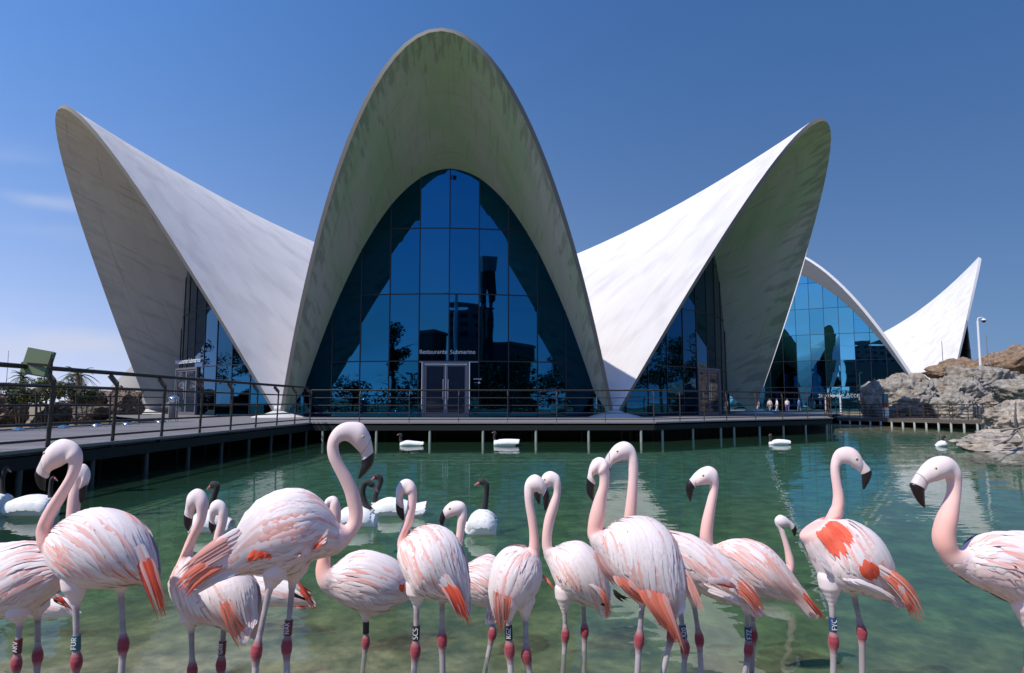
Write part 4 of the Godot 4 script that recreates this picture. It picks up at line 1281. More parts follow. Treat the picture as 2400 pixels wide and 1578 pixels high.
	swan("black necked swan swimming behind the legs of the leftmost flamingo with the FUR band", 1, 7.2, [[95, 1345, 100, 1400], [140, 1325, 150, 1425], [225, 1302, 230, 1434], [315, 1300, 320, 1430], [390, 1320, 395, 1410], [430, 1350, 432, 1380]], [[405, 1330, 26], [402, 1270, 17], [405, 1210, 15], [415, 1165, 17], [432, 1160, 16]], [462, 1185])
	swan("black necked swan half cut off by the left edge of the picture under the boardwalk", 2, 7.4, [[-120, 480, -110, 530], [-70, 440, -60, 532], [-5, 430, 0, 530], [38, 440, 42, 522], [46, 470, 47, 505]], [[22, 470, 20], [14, 390, 13], [18, 320, 12], [34, 272, 14], [44, 270, 13]], [70, 290])
	swan("black necked swan just behind the two close flamingo heads on the left, looking left", 3, 6.3, [[390, 650, 385, 705], [330, 605, 335, 716], [250, 598, 258, 718], [195, 635, 205, 714], [170, 670, 175, 700]], [[262, 625, 26], [292, 560, 19], [312, 500, 18], [322, 460, 20], [306, 446, 22], [290, 455, 18]], [262, 478])
	swan("black necked swan looking right, nearer of the pair beside the largest flamingo's neck", 3, 6.6, [[1055, 640, 1060, 662], [1080, 592, 1090, 676], [1145, 583, 1150, 684], [1220, 592, 1222, 680], [1272, 625, 1268, 662]], [[1245, 615, 24], [1207, 562, 19], [1189, 505, 17], [1196, 450, 18], [1222, 432, 19], [1252, 452, 18]], [1282, 492])
	swan("black necked swan looking left, farther of the pair beside the largest flamingo's neck", 3, 7.2, [[1552, 552, 1548, 572], [1500, 562, 1510, 602], [1430, 540, 1432, 614], [1340, 528, 1340, 614], [1272, 555, 1275, 602], [1242, 570, 1245, 590]], [[1262, 565, 22], [1266, 512, 16], [1286, 462, 15], [1296, 420, 17], [1282, 396, 19], [1262, 404, 16]], [1234, 428])
	swan("black necked swan with its back turned, alone in the open water at the centre", 4, 6.2, [[572, 545, 588, 580], [612, 478, 616, 602], [672, 452, 670, 606], [722, 466, 718, 604], [756, 502, 752, 592], [768, 545, 764, 575]], [[675, 475, 30], [690, 400, 20], [697, 330, 19], [695, 282, 22], [672, 258, 23], [652, 268, 19]], [614, 287])
	swan("far black necked swan below the glass arch, left one of the two", 3, 18.8, [[1538, 193, 1535, 205], [1500, 190, 1500, 214], [1450, 186, 1450, 215], [1412, 198, 1412, 213]], [[1422, 200, 10], [1413, 172, 7], [1418, 152, 8], [1404, 148, 7]], [1392, 154])
	swan("far black necked swan below the glass arch, right one of the two", 8, 18.8, [[1258, 1504, 1250, 1513], [1220, 1503, 1220, 1527], [1180, 1505, 1180, 1527], [1148, 1510, 1148, 1524]], [[1154, 1512, 6], [1149, 1490, 5], [1155, 1472, 6], [1147, 1468, 5]], [1137, 1473])
	swan("far black necked swan before the dark end of the boardwalk on the right", 7, 19.3, [[462, 1480, 455, 1492], [430, 1475, 430, 1507], [370, 1475, 370, 1512], [322, 1492, 325, 1508]], [[334, 1494, 12], [331, 1466, 8], [333, 1442, 10], [327, 1438, 9]], [320, 1446])
	swan("small grey-flanked swan with a dark head near the pale rocks on the right", 9, 18.5, [[1012, 1372, 1018, 1388], [1050, 1335, 1050, 1392], [1100, 1325, 1100, 1390], [1137, 1348, 1135, 1378]], [[1107, 1338, 24], [1093, 1302, 16], [1100, 1276, 18], [1126, 1270, 19]], [1150, 1294])


# ------------------------------------------------------------------ rocks
func rock(label: String, c: Vector3, s: Vector3, seed_: int, col: Color, turn := 0.0, block := 0.35) -> void:
	var o := thing("rock", label, "rock", Vector3(c.x, c.y - s.y, c.z), turn, "artificial rocks round the pond")
	var m := MB.new()
	var rows := 64; var cols := 104
	var n := FastNoiseLite.new(); n.seed = seed_; n.frequency = 0.9; n.fractal_octaves = 3
	var fn := FastNoiseLite.new(); fn.seed = seed_ + 3; fn.frequency = 2.2; fn.fractal_octaves = 4
	var r := RandomNumberGenerator.new(); r.seed = seed_
	var cuts := []
	var cel := FastNoiseLite.new(); cel.seed = seed_ + 5; cel.noise_type = FastNoiseLite.TYPE_CELLULAR; cel.cellular_return_type = FastNoiseLite.RETURN_CELL_VALUE; cel.frequency = 1.5; cel.fractal_type = FastNoiseLite.FRACTAL_NONE
	for k in 20:
		var q := Vector3(r.randfn(0, 1), r.randfn(0, 0.8), r.randfn(0, 1)).normalized()
		cuts.append([q, r.randf_range(0.72, 1.0)])
	for q in [Vector3.UP, Vector3.LEFT, Vector3.RIGHT, Vector3.BACK, Vector3.FORWARD, Vector3.DOWN]:
		cuts.append([(q + Vector3(r.randfn(0, 0.12), r.randfn(0, 0.12), r.randfn(0, 0.12))).normalized(), 1.0 - 0.12 * block])
	for i in rows:
		for j in cols:
			var a := PI * i / (rows - 1.0); var b := TAU * j / cols
			var d := Vector3(sin(a) * cos(b), cos(a), sin(a) * sin(b))
			var e := d * 1.25 + Vector3(seed_ % 7, 0, seed_ % 5)
			# a boulder cut by many planes, its edges worn
			var acc := 0.0
			for q in cuts:
				var cs: float = d.dot(q[0])
				if cs > 0.2: acc += pow(cs / q[1], 34.0)
			var rr := pow(acc, -1.0 / 34.0)
			rr = minf(rr, 1.35)
			rr *= 1.0 + 0.16 * n.get_noise_3dv(e) + 0.06 * fn.get_noise_3dv(e * 1.5)
			rr += 0.03 * (0.4 - absf(fn.get_noise_3dv(e * 2.6 + Vector3(1, 2, 3))) * 2.0)
			rr *= 1.0 + 0.075 * cel.get_noise_3dv(e * 1.4)
			rr -= 0.09 * smooth(0.13, 0.0, absf(n.get_noise_3dv(e * 1.3 + Vector3(3, 8, 1))))
			var v := 1.0 + 0.22 * n.get_noise_3dv(e * 1.7 + Vector3(5, 5, 5))
			var warm := smooth(-0.1, 0.5, n.get_noise_3dv(e * 0.9 + Vector3(9, 1, 2))) * 0.35
			var cc := col.lerp(Color(col.r * 1.02, col.g * 0.82, col.b * 0.62), warm)
			m.vert(d * rr * s + Vector3(0, s.y, 0), Color(cc.r * v, cc.g * v, cc.b * v))
	m.sheet(rows, cols, 0, true)
	part(o, "boulder", m.mesh(), M.rock)

func rock_px(label: String, u0: float, u1: float, v0: float, v1: float, d: float, deep: float, seed_: int, col: Color, turn := 0.0, block := 0.35) -> void:
	# a rock of the size surveyed between those pixels at distance d, sunk a little into what it stands on
	var a := at(u0, v1, d); var b := at(u1, v0, d)
	rock(label, Vector3((a.x + b.x) / 2, (a.y + b.y) / 2 - 0.1 * (b.y - a.y), -d), Vector3((b.x - a.x) / 2 * 1.02, (b.y - a.y) / 2 * 1.15, deep), seed_, col, turn, block)

func leaves(m: MB, c: Vector3, s: Vector3, n: int, size: float, col: Color, r: RandomNumberGenerator, hollow := 0.4) -> void:
	for i in n:
		var d := Vector3(r.randfn(0, 1), r.randfn(0, 1), r.randfn(0, 1)).normalized()
		var p := c + d * s * pow(r.randf(), hollow)
		var x := Vector3(r.randfn(0, 1), r.randfn(0, 0.6), r.randfn(0, 1)).normalized()
		var y := x.cross(Vector3(r.randfn(0, 1), r.randfn(0, 1), r.randfn(0, 1))).normalized()
		var z := size * r.randf_range(0.6, 1.3)
		var q := r.randf_range(0.6, 1.35)
		var cc := Color(col.r * q, col.g * q, col.b * q)
		var f := m.v.size()
		m.vert(p - x * z, cc); m.vert(p + y * z * 0.45, cc); m.vert(p + x * z, cc); m.vert(p - y * z * 0.45, cc)
		m.quad(f, f + 1, f + 2, f + 3)

func tree(label: String, at_: Vector3, h: float, w: float, seed_: int, col: Color, group := "") -> void:
	var o := thing("tree", label, "tree", at_, 0.0, group)
	var r := RandomNumberGenerator.new(); r.seed = seed_
	var t := MB.new()
	t.tube([Vector3.ZERO, Vector3(0.1, h * 0.3, 0), Vector3(-0.05, h * 0.6, 0.1), Vector3(0, h * 0.9, 0)], [h * 0.03, h * 0.022, h * 0.015, 0.02], [Color(0.11, 0.085, 0.06)], 9)
	for i in 7:
		var a := TAU * i / 7 + r.randf()
		var y := h * r.randf_range(0.35, 0.7)
		t.tube([Vector3(0, y, 0), Vector3(cos(a) * w * 0.25, y + h * 0.08, sin(a) * w * 0.25), Vector3(cos(a) * w * 0.45, y + h * 0.13, sin(a) * w * 0.45)], [h * 0.01, h * 0.007, 0.01], [Color(0.11, 0.085, 0.06)], 6)
	part(o, "trunk", t.mesh(), M.tinted)
	var m := MB.new()
	for i in 16:
		var a := r.randf() * TAU
		var q := r.randf()
		var c := Vector3(cos(a) * w * 0.34 * q, h * r.randf_range(0.38, 0.92), sin(a) * w * 0.34 * q)
		leaves(m, c, Vector3(w * 0.2, h * 0.1, w * 0.2) * r.randf_range(0.7, 1.2), 170, h * 0.022, col, r)
	part(o, "crown", m.mesh(), M.leaf)

func palm(label: String, crown_at: Vector3, ground_y: float, reach: float, seed_: int) -> void:
	var base := Vector3(crown_at.x, ground_y, crown_at.z)
	var o := thing("palm_tree", label, "palm", base, 0.0, "palms beyond the left boardwalk")
	var r := RandomNumberGenerator.new(); r.seed = seed_
	var top := crown_at - base
	var t := MB.new()
	var pts := []; var rad := []; var cl := []
	for i in 14:
		var q := i / 13.0
		pts.append(top * q + Vector3(0.06 * sin(q * 3.0), 0, 0)); rad.append((0.2 - 0.05 * q) * (1.0 + 0.12 * (i % 2))); cl.append(Color(0.12, 0.09, 0.06) * (0.8 + 0.4 * (i % 2)))
	t.tube(pts, rad, cl, 10)
	part(o, "trunk", t.mesh(), M.tinted)
	for k in 26:
		var a := TAU * k / 26.0 + r.randf() * 0.4
		var el := r.randf_range(-0.2, 1.25)
		var m := MB.new()
		var dirn := Vector3(cos(a), 0, sin(a))
		var prev := top
		var n := 15
		var spine := []
		for i in n:
			var q := float(i) / (n - 1)
			spine.append(top + dirn * (reach * q * cos(el * 0.8)) + Vector3(0, reach * (sin(el) * q - 0.75 * q * q * (1.0 - 0.3 * el)), 0))
		m.tube(spine, range(n).map(func(i): return 0.022 * (1.0 - i / 16.0)), [Color(0.09, 0.09, 0.04)], 4, false)
		for i in range(2, n):
			var d: Vector3 = (spine[i] - spine[i - 1]).normalized()
			var s := d.cross(Vector3.UP).normalized()
			for e in [-1.0, 1.0]:
				var l := reach * 0.26 * sin(PI * (0.12 + 0.8 * i / n))
				var tip: Vector3 = spine[i] + (s * e + d * 0.8 + Vector3(0, -0.25, 0)).normalized() * l
				var f := m.v.size()
				var c := Color(0.055, 0.085, 0.035) * r.randf_range(0.7, 1.3)
				m.vert(spine[i], c); m.vert(spine[i] + d * 0.045 + Vector3(0, 0.01, 0), c); m.vert(tip, c)
				m.tri(f, f + 1, f + 2)
		part(o, "frond", m.mesh(), M.leaf)

func person(label: String, at_: Vector3, h: float, turn: float, shirt: Color, legs: Color, hair: Color, stride := 0.1) -> void:
	var o := thing("person", label, "person", at_, turn)
	var m := MB.new()
	var skin := Color(0.45, 0.27, 0.19)
	for s in [-1.0, 1.0]:
		var z: float = s * stride
		m.tube([Vector3(s * 0.045, 0.0, z + 0.07) * h, Vector3(s * 0.05, 0.025, z) * h, Vector3(s * 0.05, 0.06, z * 0.95) * h, Vector3(s * 0.052, 0.27, z * 0.6 + 0.02) * h, Vector3(s * 0.055, 0.50, 0) * h, Vector3(s * 0.03, 0.56, 0) * h], [0.018 * h, 0.026 * h, 0.026 * h, 0.035 * h, 0.052 * h, 0.05 * h], [Color(0.05, 0.05, 0.05), Color(0.05, 0.05, 0.05), legs, legs, legs, legs], 8)
		m.tube([Vector3(s * 0.10, 0.81, 0) * h, Vector3(s * 0.135, 0.66, -z * 0.3) * h, Vector3(s * 0.14, 0.50, -z * 0.5 + 0.03) * h, Vector3(s * 0.138, 0.455, -z * 0.5 + 0.04) * h], [0.03 * h, 0.025 * h, 0.018 * h, 0.02 * h], [shirt, shirt, skin, skin], 8)
	var f := m.v.size()
	var st := [[0.49, 0.085, 0.06, legs], [0.54, 0.092, 0.065, legs], [0.60, 0.082, 0.058, shirt], [0.70, 0.10, 0.065, shirt], [0.79, 0.115, 0.058, shirt], [0.825, 0.08, 0.045, shirt], [0.845, 0.035, 0.035, skin], [0.87, 0.032, 0.034, skin], [0.89, 0.042, 0.05, skin], [0.925, 0.05, 0.058, skin], [0.955, 0.05, 0.06, hair], [0.985, 0.036, 0.045, hair], [1.0, 0.008, 0.01, hair]]
	for q in st:
		for k in 14:
			var a := TAU * k / 14
			var c: Color = q[3]
			if q[0] > 0.88 and q[0] < 0.95 and sin(a) < -0.1: c = hair
			m.vert(Vector3(cos(a) * q[1], q[0], sin(a) * q[2]) * h, c)
	m.sheet(st.size(), 14, f, true)
	part(o, "body", m.mesh(), M.skin)

func setting() -> void:
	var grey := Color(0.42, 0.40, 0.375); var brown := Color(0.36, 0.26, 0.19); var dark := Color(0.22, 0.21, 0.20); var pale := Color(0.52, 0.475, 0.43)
	# rocks of the right bank
	rock_px("thin upright grey rock slab at the left end of the right rock bank", 2032, 2064, 886, 984, 37, 0.8, 3, grey, 0.3, 0.7)
	rock_px("lumpy grey rock at the left of the right bank, behind the striped column", 2048, 2172, 870, 985, 39, 2.2, 14, grey, 0.5)
	rock_px("smooth sloping grey rock in the middle of the right bank", 2155, 2300, 874, 990, 40, 2.4, 25, grey, -0.3, 0.45)
	rock_px("round grey rock low behind the right walkway", 2200, 2270, 918, 988, 36.4, 1.0, 36, grey, 0.9, 0.15)
	rock_px("brown rock on top of the right bank below the white horn-shaped roof", 2202, 2312, 838, 900, 46, 2.2, 47, brown, 0.2)
	rock_px("tall brown rock at the top right of the right bank", 2318, 2430, 812, 905, 45, 2.4, 58, brown, 0.4)
	rock_px("brown rock between the lamp post and the tall brown rock", 2282, 2352, 842, 900, 47, 1.8, 63, brown, 0.1)
	rock_px("angular grey rock under the brown top rocks of the right bank", 2235, 2345, 858, 950, 42, 2.0, 69, grey, 1.0, 0.6)
	rock_px("rock coloured dark for the shaded hollow at the back of the right bank", 2315, 2410, 872, 960, 42, 1.6, 74, dark, 0.0, 0.5)  # shade of the hollow is put into this rock's dark colour
	rock_px("grey rock at the right edge of the picture behind the foreground block", 2372, 2470, 866, 960, 35, 1.8, 85, grey, 0.7)
	rock_px("grey rock behind the right walkway's bin", 2290, 2390, 915, 990, 38, 1.5, 91, grey, 0.2, 0.6)
	rock_px("large pale block of rock in the right foreground standing on a low slab", 2316, 2470, 930, 1022, 18.4, 1.1, 96, pale, 0.1, 0.85)
	rock_px("low pale rock slab sloping into the water at the right edge", 2262, 2520, 1004, 1082, 17.2, 1.3, 107, pale, 0.0, 0.2)
	rock_px("long shaded rock ledge along the back of the right walkway", 2050, 2240, 905, 1000, 43, 1.2, 113, grey, 0.1, 0.7)
	rock_px("long grey rock ledge behind the right half of the right walkway", 2210, 2420, 890, 1000, 43, 1.2, 117, grey, -0.1, 0.7)
	# dead root on the slab
	var rt := thing("dead_branch", "dead grey root lying over the pale rock slab at the right edge", "branch", at(2385, 1012, 16.2))
	var rm := MB.new()
	var R0 := at(2385, 1005, 16.2)
	for q in [[2385, 1005, 2380, 980, 2381, 942], [2385, 1005, 2400, 1030, 2402, 1066], [2385, 1005, 2365, 1030, 2330, 1045], [2345, 1010, 2362, 1006, 2385, 1005], [2385, 1005, 2368, 996, 2368, 985], [2385, 1005, 2396, 1000, 2410, 996]]:
		rm.tube([at(q[0], q[1], 16.2), at(q[2], q[3], 16.1), at(q[4], q[5], 16.0)], [0.045, 0.03, 0.012], [Color(0.22, 0.19, 0.165)], 7)
	part(rt, "root", rm.mesh(at(2385, 1012, 16.2)), M.tinted)
	# right walkway
	var wy := 0.41
	var p0 := at(1962, 981, 36.5); var p1 := at(2345, 981, 29.8)
	p0.y = 0; p1.y = 0
	var wk := thing("walkway", "narrow timber walkway on pale piles in front of the right rock bank", "boardwalk", Vector3(p0.x, wy, p0.z))
	var off := wk.position
	var back := Vector3(0.25, 0, -1).normalized() * 2.2
	var dk := MB.new()
	for y in [wy, wy - 0.1]:
		var f := dk.v.size()
		for p in [p0, p1, p1 + back, p0 + back]: dk.vert(p + Vector3(0, y, 0), Color(0.15, 0.14, 0.14))
		dk.quad(f, f + 1, f + 2, f + 3)
	part(wk, "platform", dk.mesh(off), M.wood)
	var fb := MB.new()
	fb.bar(p0 + Vector3(0, wy - 0.1, 0.04), p1 + Vector3(0, wy - 0.1, 0.04), 0.06, 0.17, Color(0.10, 0.085, 0.075))
	part(wk, "fascia_beam", fb.mesh(off), M.wood)
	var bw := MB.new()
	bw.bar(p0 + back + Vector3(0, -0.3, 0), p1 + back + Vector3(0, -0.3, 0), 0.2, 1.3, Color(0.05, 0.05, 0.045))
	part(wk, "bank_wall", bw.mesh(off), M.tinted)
	for i in 14:
		var p := p0.lerp(p1, (i + 0.3) / 14.0) + Vector3(0, 0, 0.02)
		var pm := MB.new()
		pm.tube([p + Vector3(0, -1.1, 0), p + Vector3(0, wy - 0.16, 0)], [0.05, 0.05], [Color(0.42, 0.45, 0.42)], 8)
		part(wk, "piling", pm.mesh(off), M.tinted)
	railing("dark steel railing on the water side of the right walkway", [p0, p1], 0.68, Vector3(0, 0, -0.6), 0.62, 0.62, wy)
	railing("dark steel railing on the rock side of the right walkway", [p0 + back, p1 + back], 0.68, Vector3(0, 0, 0.6), 1.3, 0.62, wy)
	# striped column, bin, portal
	var sc := at(2077, 977, 34.6); sc.y = wy
	var col := thing("information_column", "round column, teal and red above and white below, on the right walkway", "column", sc)
	var cm := MB.new()
	cm.tube([Vector3.ZERO, Vector3(0, 0.52, 0), Vector3(0, 0.53, 0), Vector3(0, 0.68, 0), Vector3(0, 0.69, 0), Vector3(0, 1.2, 0)], [0.145, 0.145, 0.145, 0.145, 0.145, 0.145], [Color(0.7, 0.72, 0.76), Color(0.7, 0.72, 0.76), Color(0.45, 0.04, 0.03), Color(0.45, 0.04, 0.03), Color(0.05, 0.11, 0.13), Color(0.06, 0.13, 0.14)], 18)
	var cmat := tinted(0.25); cmat.metallic = 0.3
	part(col, "shaft", cm.mesh(), cmat)
	for q in [["slim steel litter bin with a domed cap before the restaurant's left vault", at(405, 988, 22.3), DECK, 1.0], ["steel litter bin at the right end of the right walkway", at(2298, 979, 30.6), wy, 0.85]]:
		var bp: Vector3 = q[1]; bp.y = q[2]
		var o := thing("litter_bin", q[0], "bin", bp)
		var s: float = q[3]
		var b := MB.new()
		b.tube([Vector3(0, 0.1, 0) * s, Vector3(0, 0.62, 0) * s], [0.13 * s, 0.13 * s], [Color.WHITE], 16)
		part(o, "drum", b.mesh(), plain_mat(lin(0.16, 0.16, 0.17), 0.35, 0.8))
		var d := MB.new()
		d.tube([Vector3(0, 0.74, 0) * s, Vector3(0, 0.76, 0) * s, Vector3(0, 0.81, 0) * s, Vector3(0, 0.84, 0) * s], [0.17 * s, 0.17 * s, 0.11 * s, 0.02 * s], [Color.WHITE], 16)
		part(o, "cap", d.mesh(), M.chrome)
		for e in 4:
			var a := TAU * e / 4 + 0.6
			var g := MB.new()
			g.tube([Vector3(cos(a) * 0.15, 0, sin(a) * 0.15) * s, Vector3(cos(a) * 0.15, 0.76, sin(a) * 0.15) * s], [0.014 * s, 0.014 * s], [Color.WHITE], 7)
			part(o, "leg", g.mesh(), M.chrome)
	var gp := at(1954, 970, 62.0); gp.y = 0.12
	var gt := thing("entrance_portal", "white steel portal frame in front of the distant white building", "portal", gp)
	var gm := MB.new()
	gm.bar(Vector3(-0.65, 0, 0), Vector3(-0.65, 1.72, 0), 0.09, 0.09); gm.bar(Vector3(0.65, 0, 0), Vector3(0.65, 1.72, 0), 0.09, 0.09); gm.bar(Vector3(-0.6, 1.67, 0), Vector3(0.6, 1.67, 0), 0.09, 0.09)
	part(gt, "frame", gm.mesh(), M.white_paint)
	# camera mast and aerials on the right bank
	var lb := at(2299, 866, 42.0)
	var lp := thing("camera_mast", "slim white mast with a dome camera on a curved arm above the right rocks", "mast", lb)
	var lm := MB.new()
	var hh := at(2299, 752, 42.0).y - lb.y
	lm.tube([Vector3(0, -0.6, 0), Vector3(0, hh * 0.5, 0), Vector3(0, hh, 0)], [0.085, 0.07, 0.06], [Color.WHITE], 10)
	part(lp, "pole", lm.mesh(), M.white_paint)
	var am := MB.new()
	am.tube([Vector3(0, hh - 0.03, 0), Vector3(0.03, hh + 0.14, 0), Vector3(0.14, hh + 0.2, 0), Vector3(0.3, hh + 0.2, 0), Vector3(0.38, hh + 0.12, 0)], [0.03, 0.03, 0.03, 0.03, 0.03], [Color.WHITE], 8)
	part(lp, "arm", am.mesh(), M.white_paint)
	var hm := MB.new()
	hm.tube([Vector3(0.38, hh + 0.14, 0), Vector3(0.38, hh + 0.08, 0), Vector3(0.38, hh + 0.0, 0)], [0.03, 0.13, 0.14], [Color.WHITE], 12)
	part(lp, "hood", hm.mesh(), M.white_paint)
	var dm := MB.new()
	ball(dm, Vector3(0.38, hh, 0), Vector3(0.12, 0.12, 0.12), Color(0.02, 0.02, 0.025), 10)
	part(lp, "dome", dm.mesh(), M.bill)
	for q in [["thin grey aerial standing right of the camera mast", 2316, 786, 850, 44.0], ["thin grey aerial in front of the white horn-shaped roof", 2211, 800, 858, 47.0], ["thin grey aerial far off at the left edge behind the boardwalk", 14, 822, 905, 60.0]]:
		var b := at(q[1], q[3], q[4])
		var o := thing("aerial", q[0], "aerial", b)
		var m := MB.new()
		m.tube([Vector3(0, -1.0, 0), Vector3(0, at(q[1], q[2], q[4]).y - b.y, 0)], [0.03, 0.018], [Color.WHITE], 6)
		part(o, "rod", m.mesh(), plain_mat(lin(0.2, 0.2, 0.22), 0.6))
	# floodlight clamped on the left railing
	var fp := at(85, 850, 8.55)
	var fl := thing("floodlight", "square floodlight with a green-grey glass face clamped on the left railing", "floodlight", fp)
	var fb2 := Basis(Vector3.RIGHT, -0.12) * Basis(Vector3.UP, 0.22) * Basis(Vector3.BACK, -0.16)
	var m1 := MB.new(); m1.box(Vector3(0, 0, -0.03), fb2, Vector3(0.30, 0.325, 0.07))
	part(fl, "housing", m1.mesh(), plain_mat(lin(0.16, 0.19, 0.14), 0.5, 0.3))
	var m2 := MB.new(); m2.box(fb2 * Vector3(0, 0, 0.012), fb2, Vector3(0.275, 0.30, 0.012))
	part(fl, "glass_face", m2.mesh(), plain_mat(lin(0.17, 0.21, 0.10), 0.25))
	var m3 := MB.new(); m3.bar(Vector3(0.17, -0.16, -0.02), Vector3(0.17, 0.05, -0.02), 0.02, 0.04); m3.bar(Vector3(-0.16, -0.01, 0.03), Vector3(0.2, -0.04, 0.03), 0.02, 0.03)
	part(fl, "bracket", m3.mesh(), M.steel_dark)
	var nth := 0
	for d in [13.4, 15.0, 16.5, 17.8, 19.2, 21.0]:
		var o := thing("floor_light", "small chrome floor light on the left boardwalk, %s of the row from the viewer" % ["first", "second", "third", "fourth", "fifth", "farthest"][nth], "floor light", Vector3(-10.62, DECK, -d), 0.0, "floor lights in a row on the left boardwalk")
		nth += 1
		var m := MB.new()
		m.tube([Vector3.ZERO, Vector3(0, 0.03, 0), Vector3(0, 0.06, 0), Vector3(0, 0.075, 0)], [0.12, 0.115, 0.07, 0.01], [Color.WHITE], 14)
		part(o, "cover", m.mesh(), M.chrome)
	# left bank
	rock_px("brown rock at the far left behind the boardwalk", -6, 66, 922, 1000, 31, 1.4, 121, Color(0.22, 0.16, 0.13), 0.4)
	rock_px("dark brown rock left of the two walkers on the left bank", 96, 168, 938, 1000, 28, 1.2, 132, Color(0.13, 0.105, 0.09), 0.2)
	rock_px("long brown rock ridge behind the left boardwalk below the palm", 168, 258, 908, 956, 36, 1.6, 143, Color(0.24, 0.18, 0.15), 0.0)
	rock_px("brown rock against the left vault's foot", 250, 330, 902, 980, 36, 1.4, 154, Color(0.24, 0.19, 0.155), 0.6)
	rock_px("low grey rock among the grass on the left bank", 172, 250, 950, 995, 33, 1.0, 165, Color(0.16, 0.135, 0.12), 0.6)
	palm("palm crown at the far left under the floodlight", at(53, 884, 45.0), 0.1, 0.95, 5)
	palm("taller palm between the floodlight and the left vault", at(184, 880, 38.0), 0.1, 1.05, 8)
	var r := RandomNumberGenerator.new(); r.seed = 12
	for q in [["yellow-green bush behind the left railing under the floodlight", 110, 918, 27.0, 0.66, 0.62, Color(0.10, 0.11, 0.03)], ["dark green shrub at the foot of the taller palm", 165, 902, 40.0, 0.8, 0.5, Color(0.04, 0.06, 0.025)], ["dark green shrub at the far left edge behind the railing", 20, 905, 42.0, 1.0, 0.5, Color(0.045, 0.06, 0.025)], ["low green bush between the two palms", 120, 897, 41.0, 0.9, 0.55, Color(0.05, 0.075, 0.03)], ["dark bush in front of the brown rocks left of the vault", 205, 925, 31.0, 0.7, 0.42, Color(0.035, 0.05, 0.022)], ["dark olive bush low behind the left railing at the far left", 50, 930, 27.0, 0.55, 0.4, Color(0.045, 0.055, 0.025)]]:
		var c := at(q[1], q[2], q[3])
		var g := Vector3(c.x, 0.12, c.z)
		var o := thing("bush", q[0], "bush", g)
		var tm := MB.new()
		for e in 6:
			var a := TAU * e / 6
			tm.tube([Vector3(cos(a) * 0.05, -0.1, sin(a) * 0.05), Vector3(cos(a) * q[4] * 0.5, c.y - g.y, sin(a) * q[4] * 0.5)], [0.03, 0.012], [Color(0.1, 0.08, 0.05)], 6)
		part(o, "stem", tm.mesh(), M.tinted)
		var m := MB.new()
		for e in 9:
			leaves(m, c - g + Vector3(r.randfn(0, 0.45) * q[4], r.randfn(-0.1, 0.35) * q[5], r.randfn(0, 0.4) * q[4]), Vector3(q[4], q[5], q[4]) * 0.5, 160, 0.075, q[6], r)
		part(o, "foliage", m.mesh(), M.leaf)
	# netted aviary dome
	var av := at(330, 903, 60.0)
	var ao := thing("aviary_tent", "grey tent-like aviary roof rising behind the left vault's outer leg", "aviary", Vector3(av.x, 0.1, av.z))
	var tm2 := MB.new()
	var tp := []; var tr := []
	for i in 9:
		var q := i / 8.0
		tr.append(maxf(0.03, 4.6 * pow(1.0 - q, 1.35))); tp.append(Vector3(0, 0.2 + 5.6 * q, 0))
	tm2.tube(tp, tr, [Color(0.26, 0.25, 0.235)], 28)
	part(ao, "membrane", tm2.mesh(), M.tinted)
	# people
	person("person in a blue top and white trousers walking on the left bank", Vector3(-26.3, 0.12, -45.0), 1.55, 1.2, Color(0.03, 0.04, 0.22), Color(0.7, 0.7, 0.7), Color(0.25, 0.15, 0.06))
	person("person in a white top and dark trousers on the left bank by the vault", Vector3(-25.3, 0.12, -45.0), 1.58, -1.0, Color(0.7, 0.68, 0.66), Color(0.03, 0.03, 0.035), Color(0.5, 0.45, 0.38))
	for q in [["person in a white shirt in front of the distant glass arch", 1822, Color(0.75, 0.75, 0.75), Color(0.5, 0.5, 0.5)], ["person in white and purple left of the one in blue", 1846, Color(0.72, 0.7, 0.74), Color(0.12, 0.06, 0.3)], ["person in a bright blue shirt by the distant portal", 1874, Color(0.06, 0.22, 0.62), Color(0.1, 0.15, 0.3)], ["person in pale clothes left of the one in the white shirt", 1805, Color(0.55, 0.52, 0.5), Color(0.2, 0.2, 0.22)], ["person in pink beside the right vault's outer foot", 1776, Color(0.5, 0.25, 0.22), Color(0.3, 0.3, 0.32)]]:
		var p := at(q[1], 966, 66.0); p.y = 0.12
		person(q[0], p, 1.5, r.randf() * 6.0, q[2], q[3], Color(0.06, 0.04, 0.03))
	# what stands behind the viewer and shows in the glass
	var tb := thing("tower_block", "grey tower block mirrored in the middle of the glass arch", "building", Vector3(9.0, 0.1, 76.0))
	var tbm := MB.new()
	tbm.box(Vector3(0, 10.4, 5), Basis(), Vector3(47, 20.8, 10), Color(0.16, 0.15, 0.15))
	tbm.box(Vector3(6.0, 6.6, 2), Basis(), Vector3(50, 13.2, 12), Color(0.13, 0.11, 0.10))
	part(tb, "wall", tbm.mesh(), M.tinted)
	for i in 16:
		for j in 3:
			var wm := MB.new()
			wm.box(Vector3(-21.5 + i * 2.8, 14.9 + j * 1.9, -0.02), Basis(), Vector3(1.5, 0.9, 0.1), Color(0.03, 0.035, 0.04))
			part(tb, "window", wm.mesh(), M.tinted)
	var py := thing("pylon", "slab-like dark pylon with a pale cap mirrored above the tower block", "pylon", Vector3(28.6, 0.1, 64.0))
	var pym := MB.new()
	pym.box(Vector3(0, 13.0, 0), Basis(), Vector3(1.7, 26, 1.7), Color(0.03, 0.03, 0.035)); pym.box(Vector3(0, 23.0, 0), Basis(Vector3.BACK, 0.02), Vector3(2.3, 6, 1.5), Color(0.04, 0.04, 0.045))
	part(py, "shaft", pym.mesh(), M.tinted)
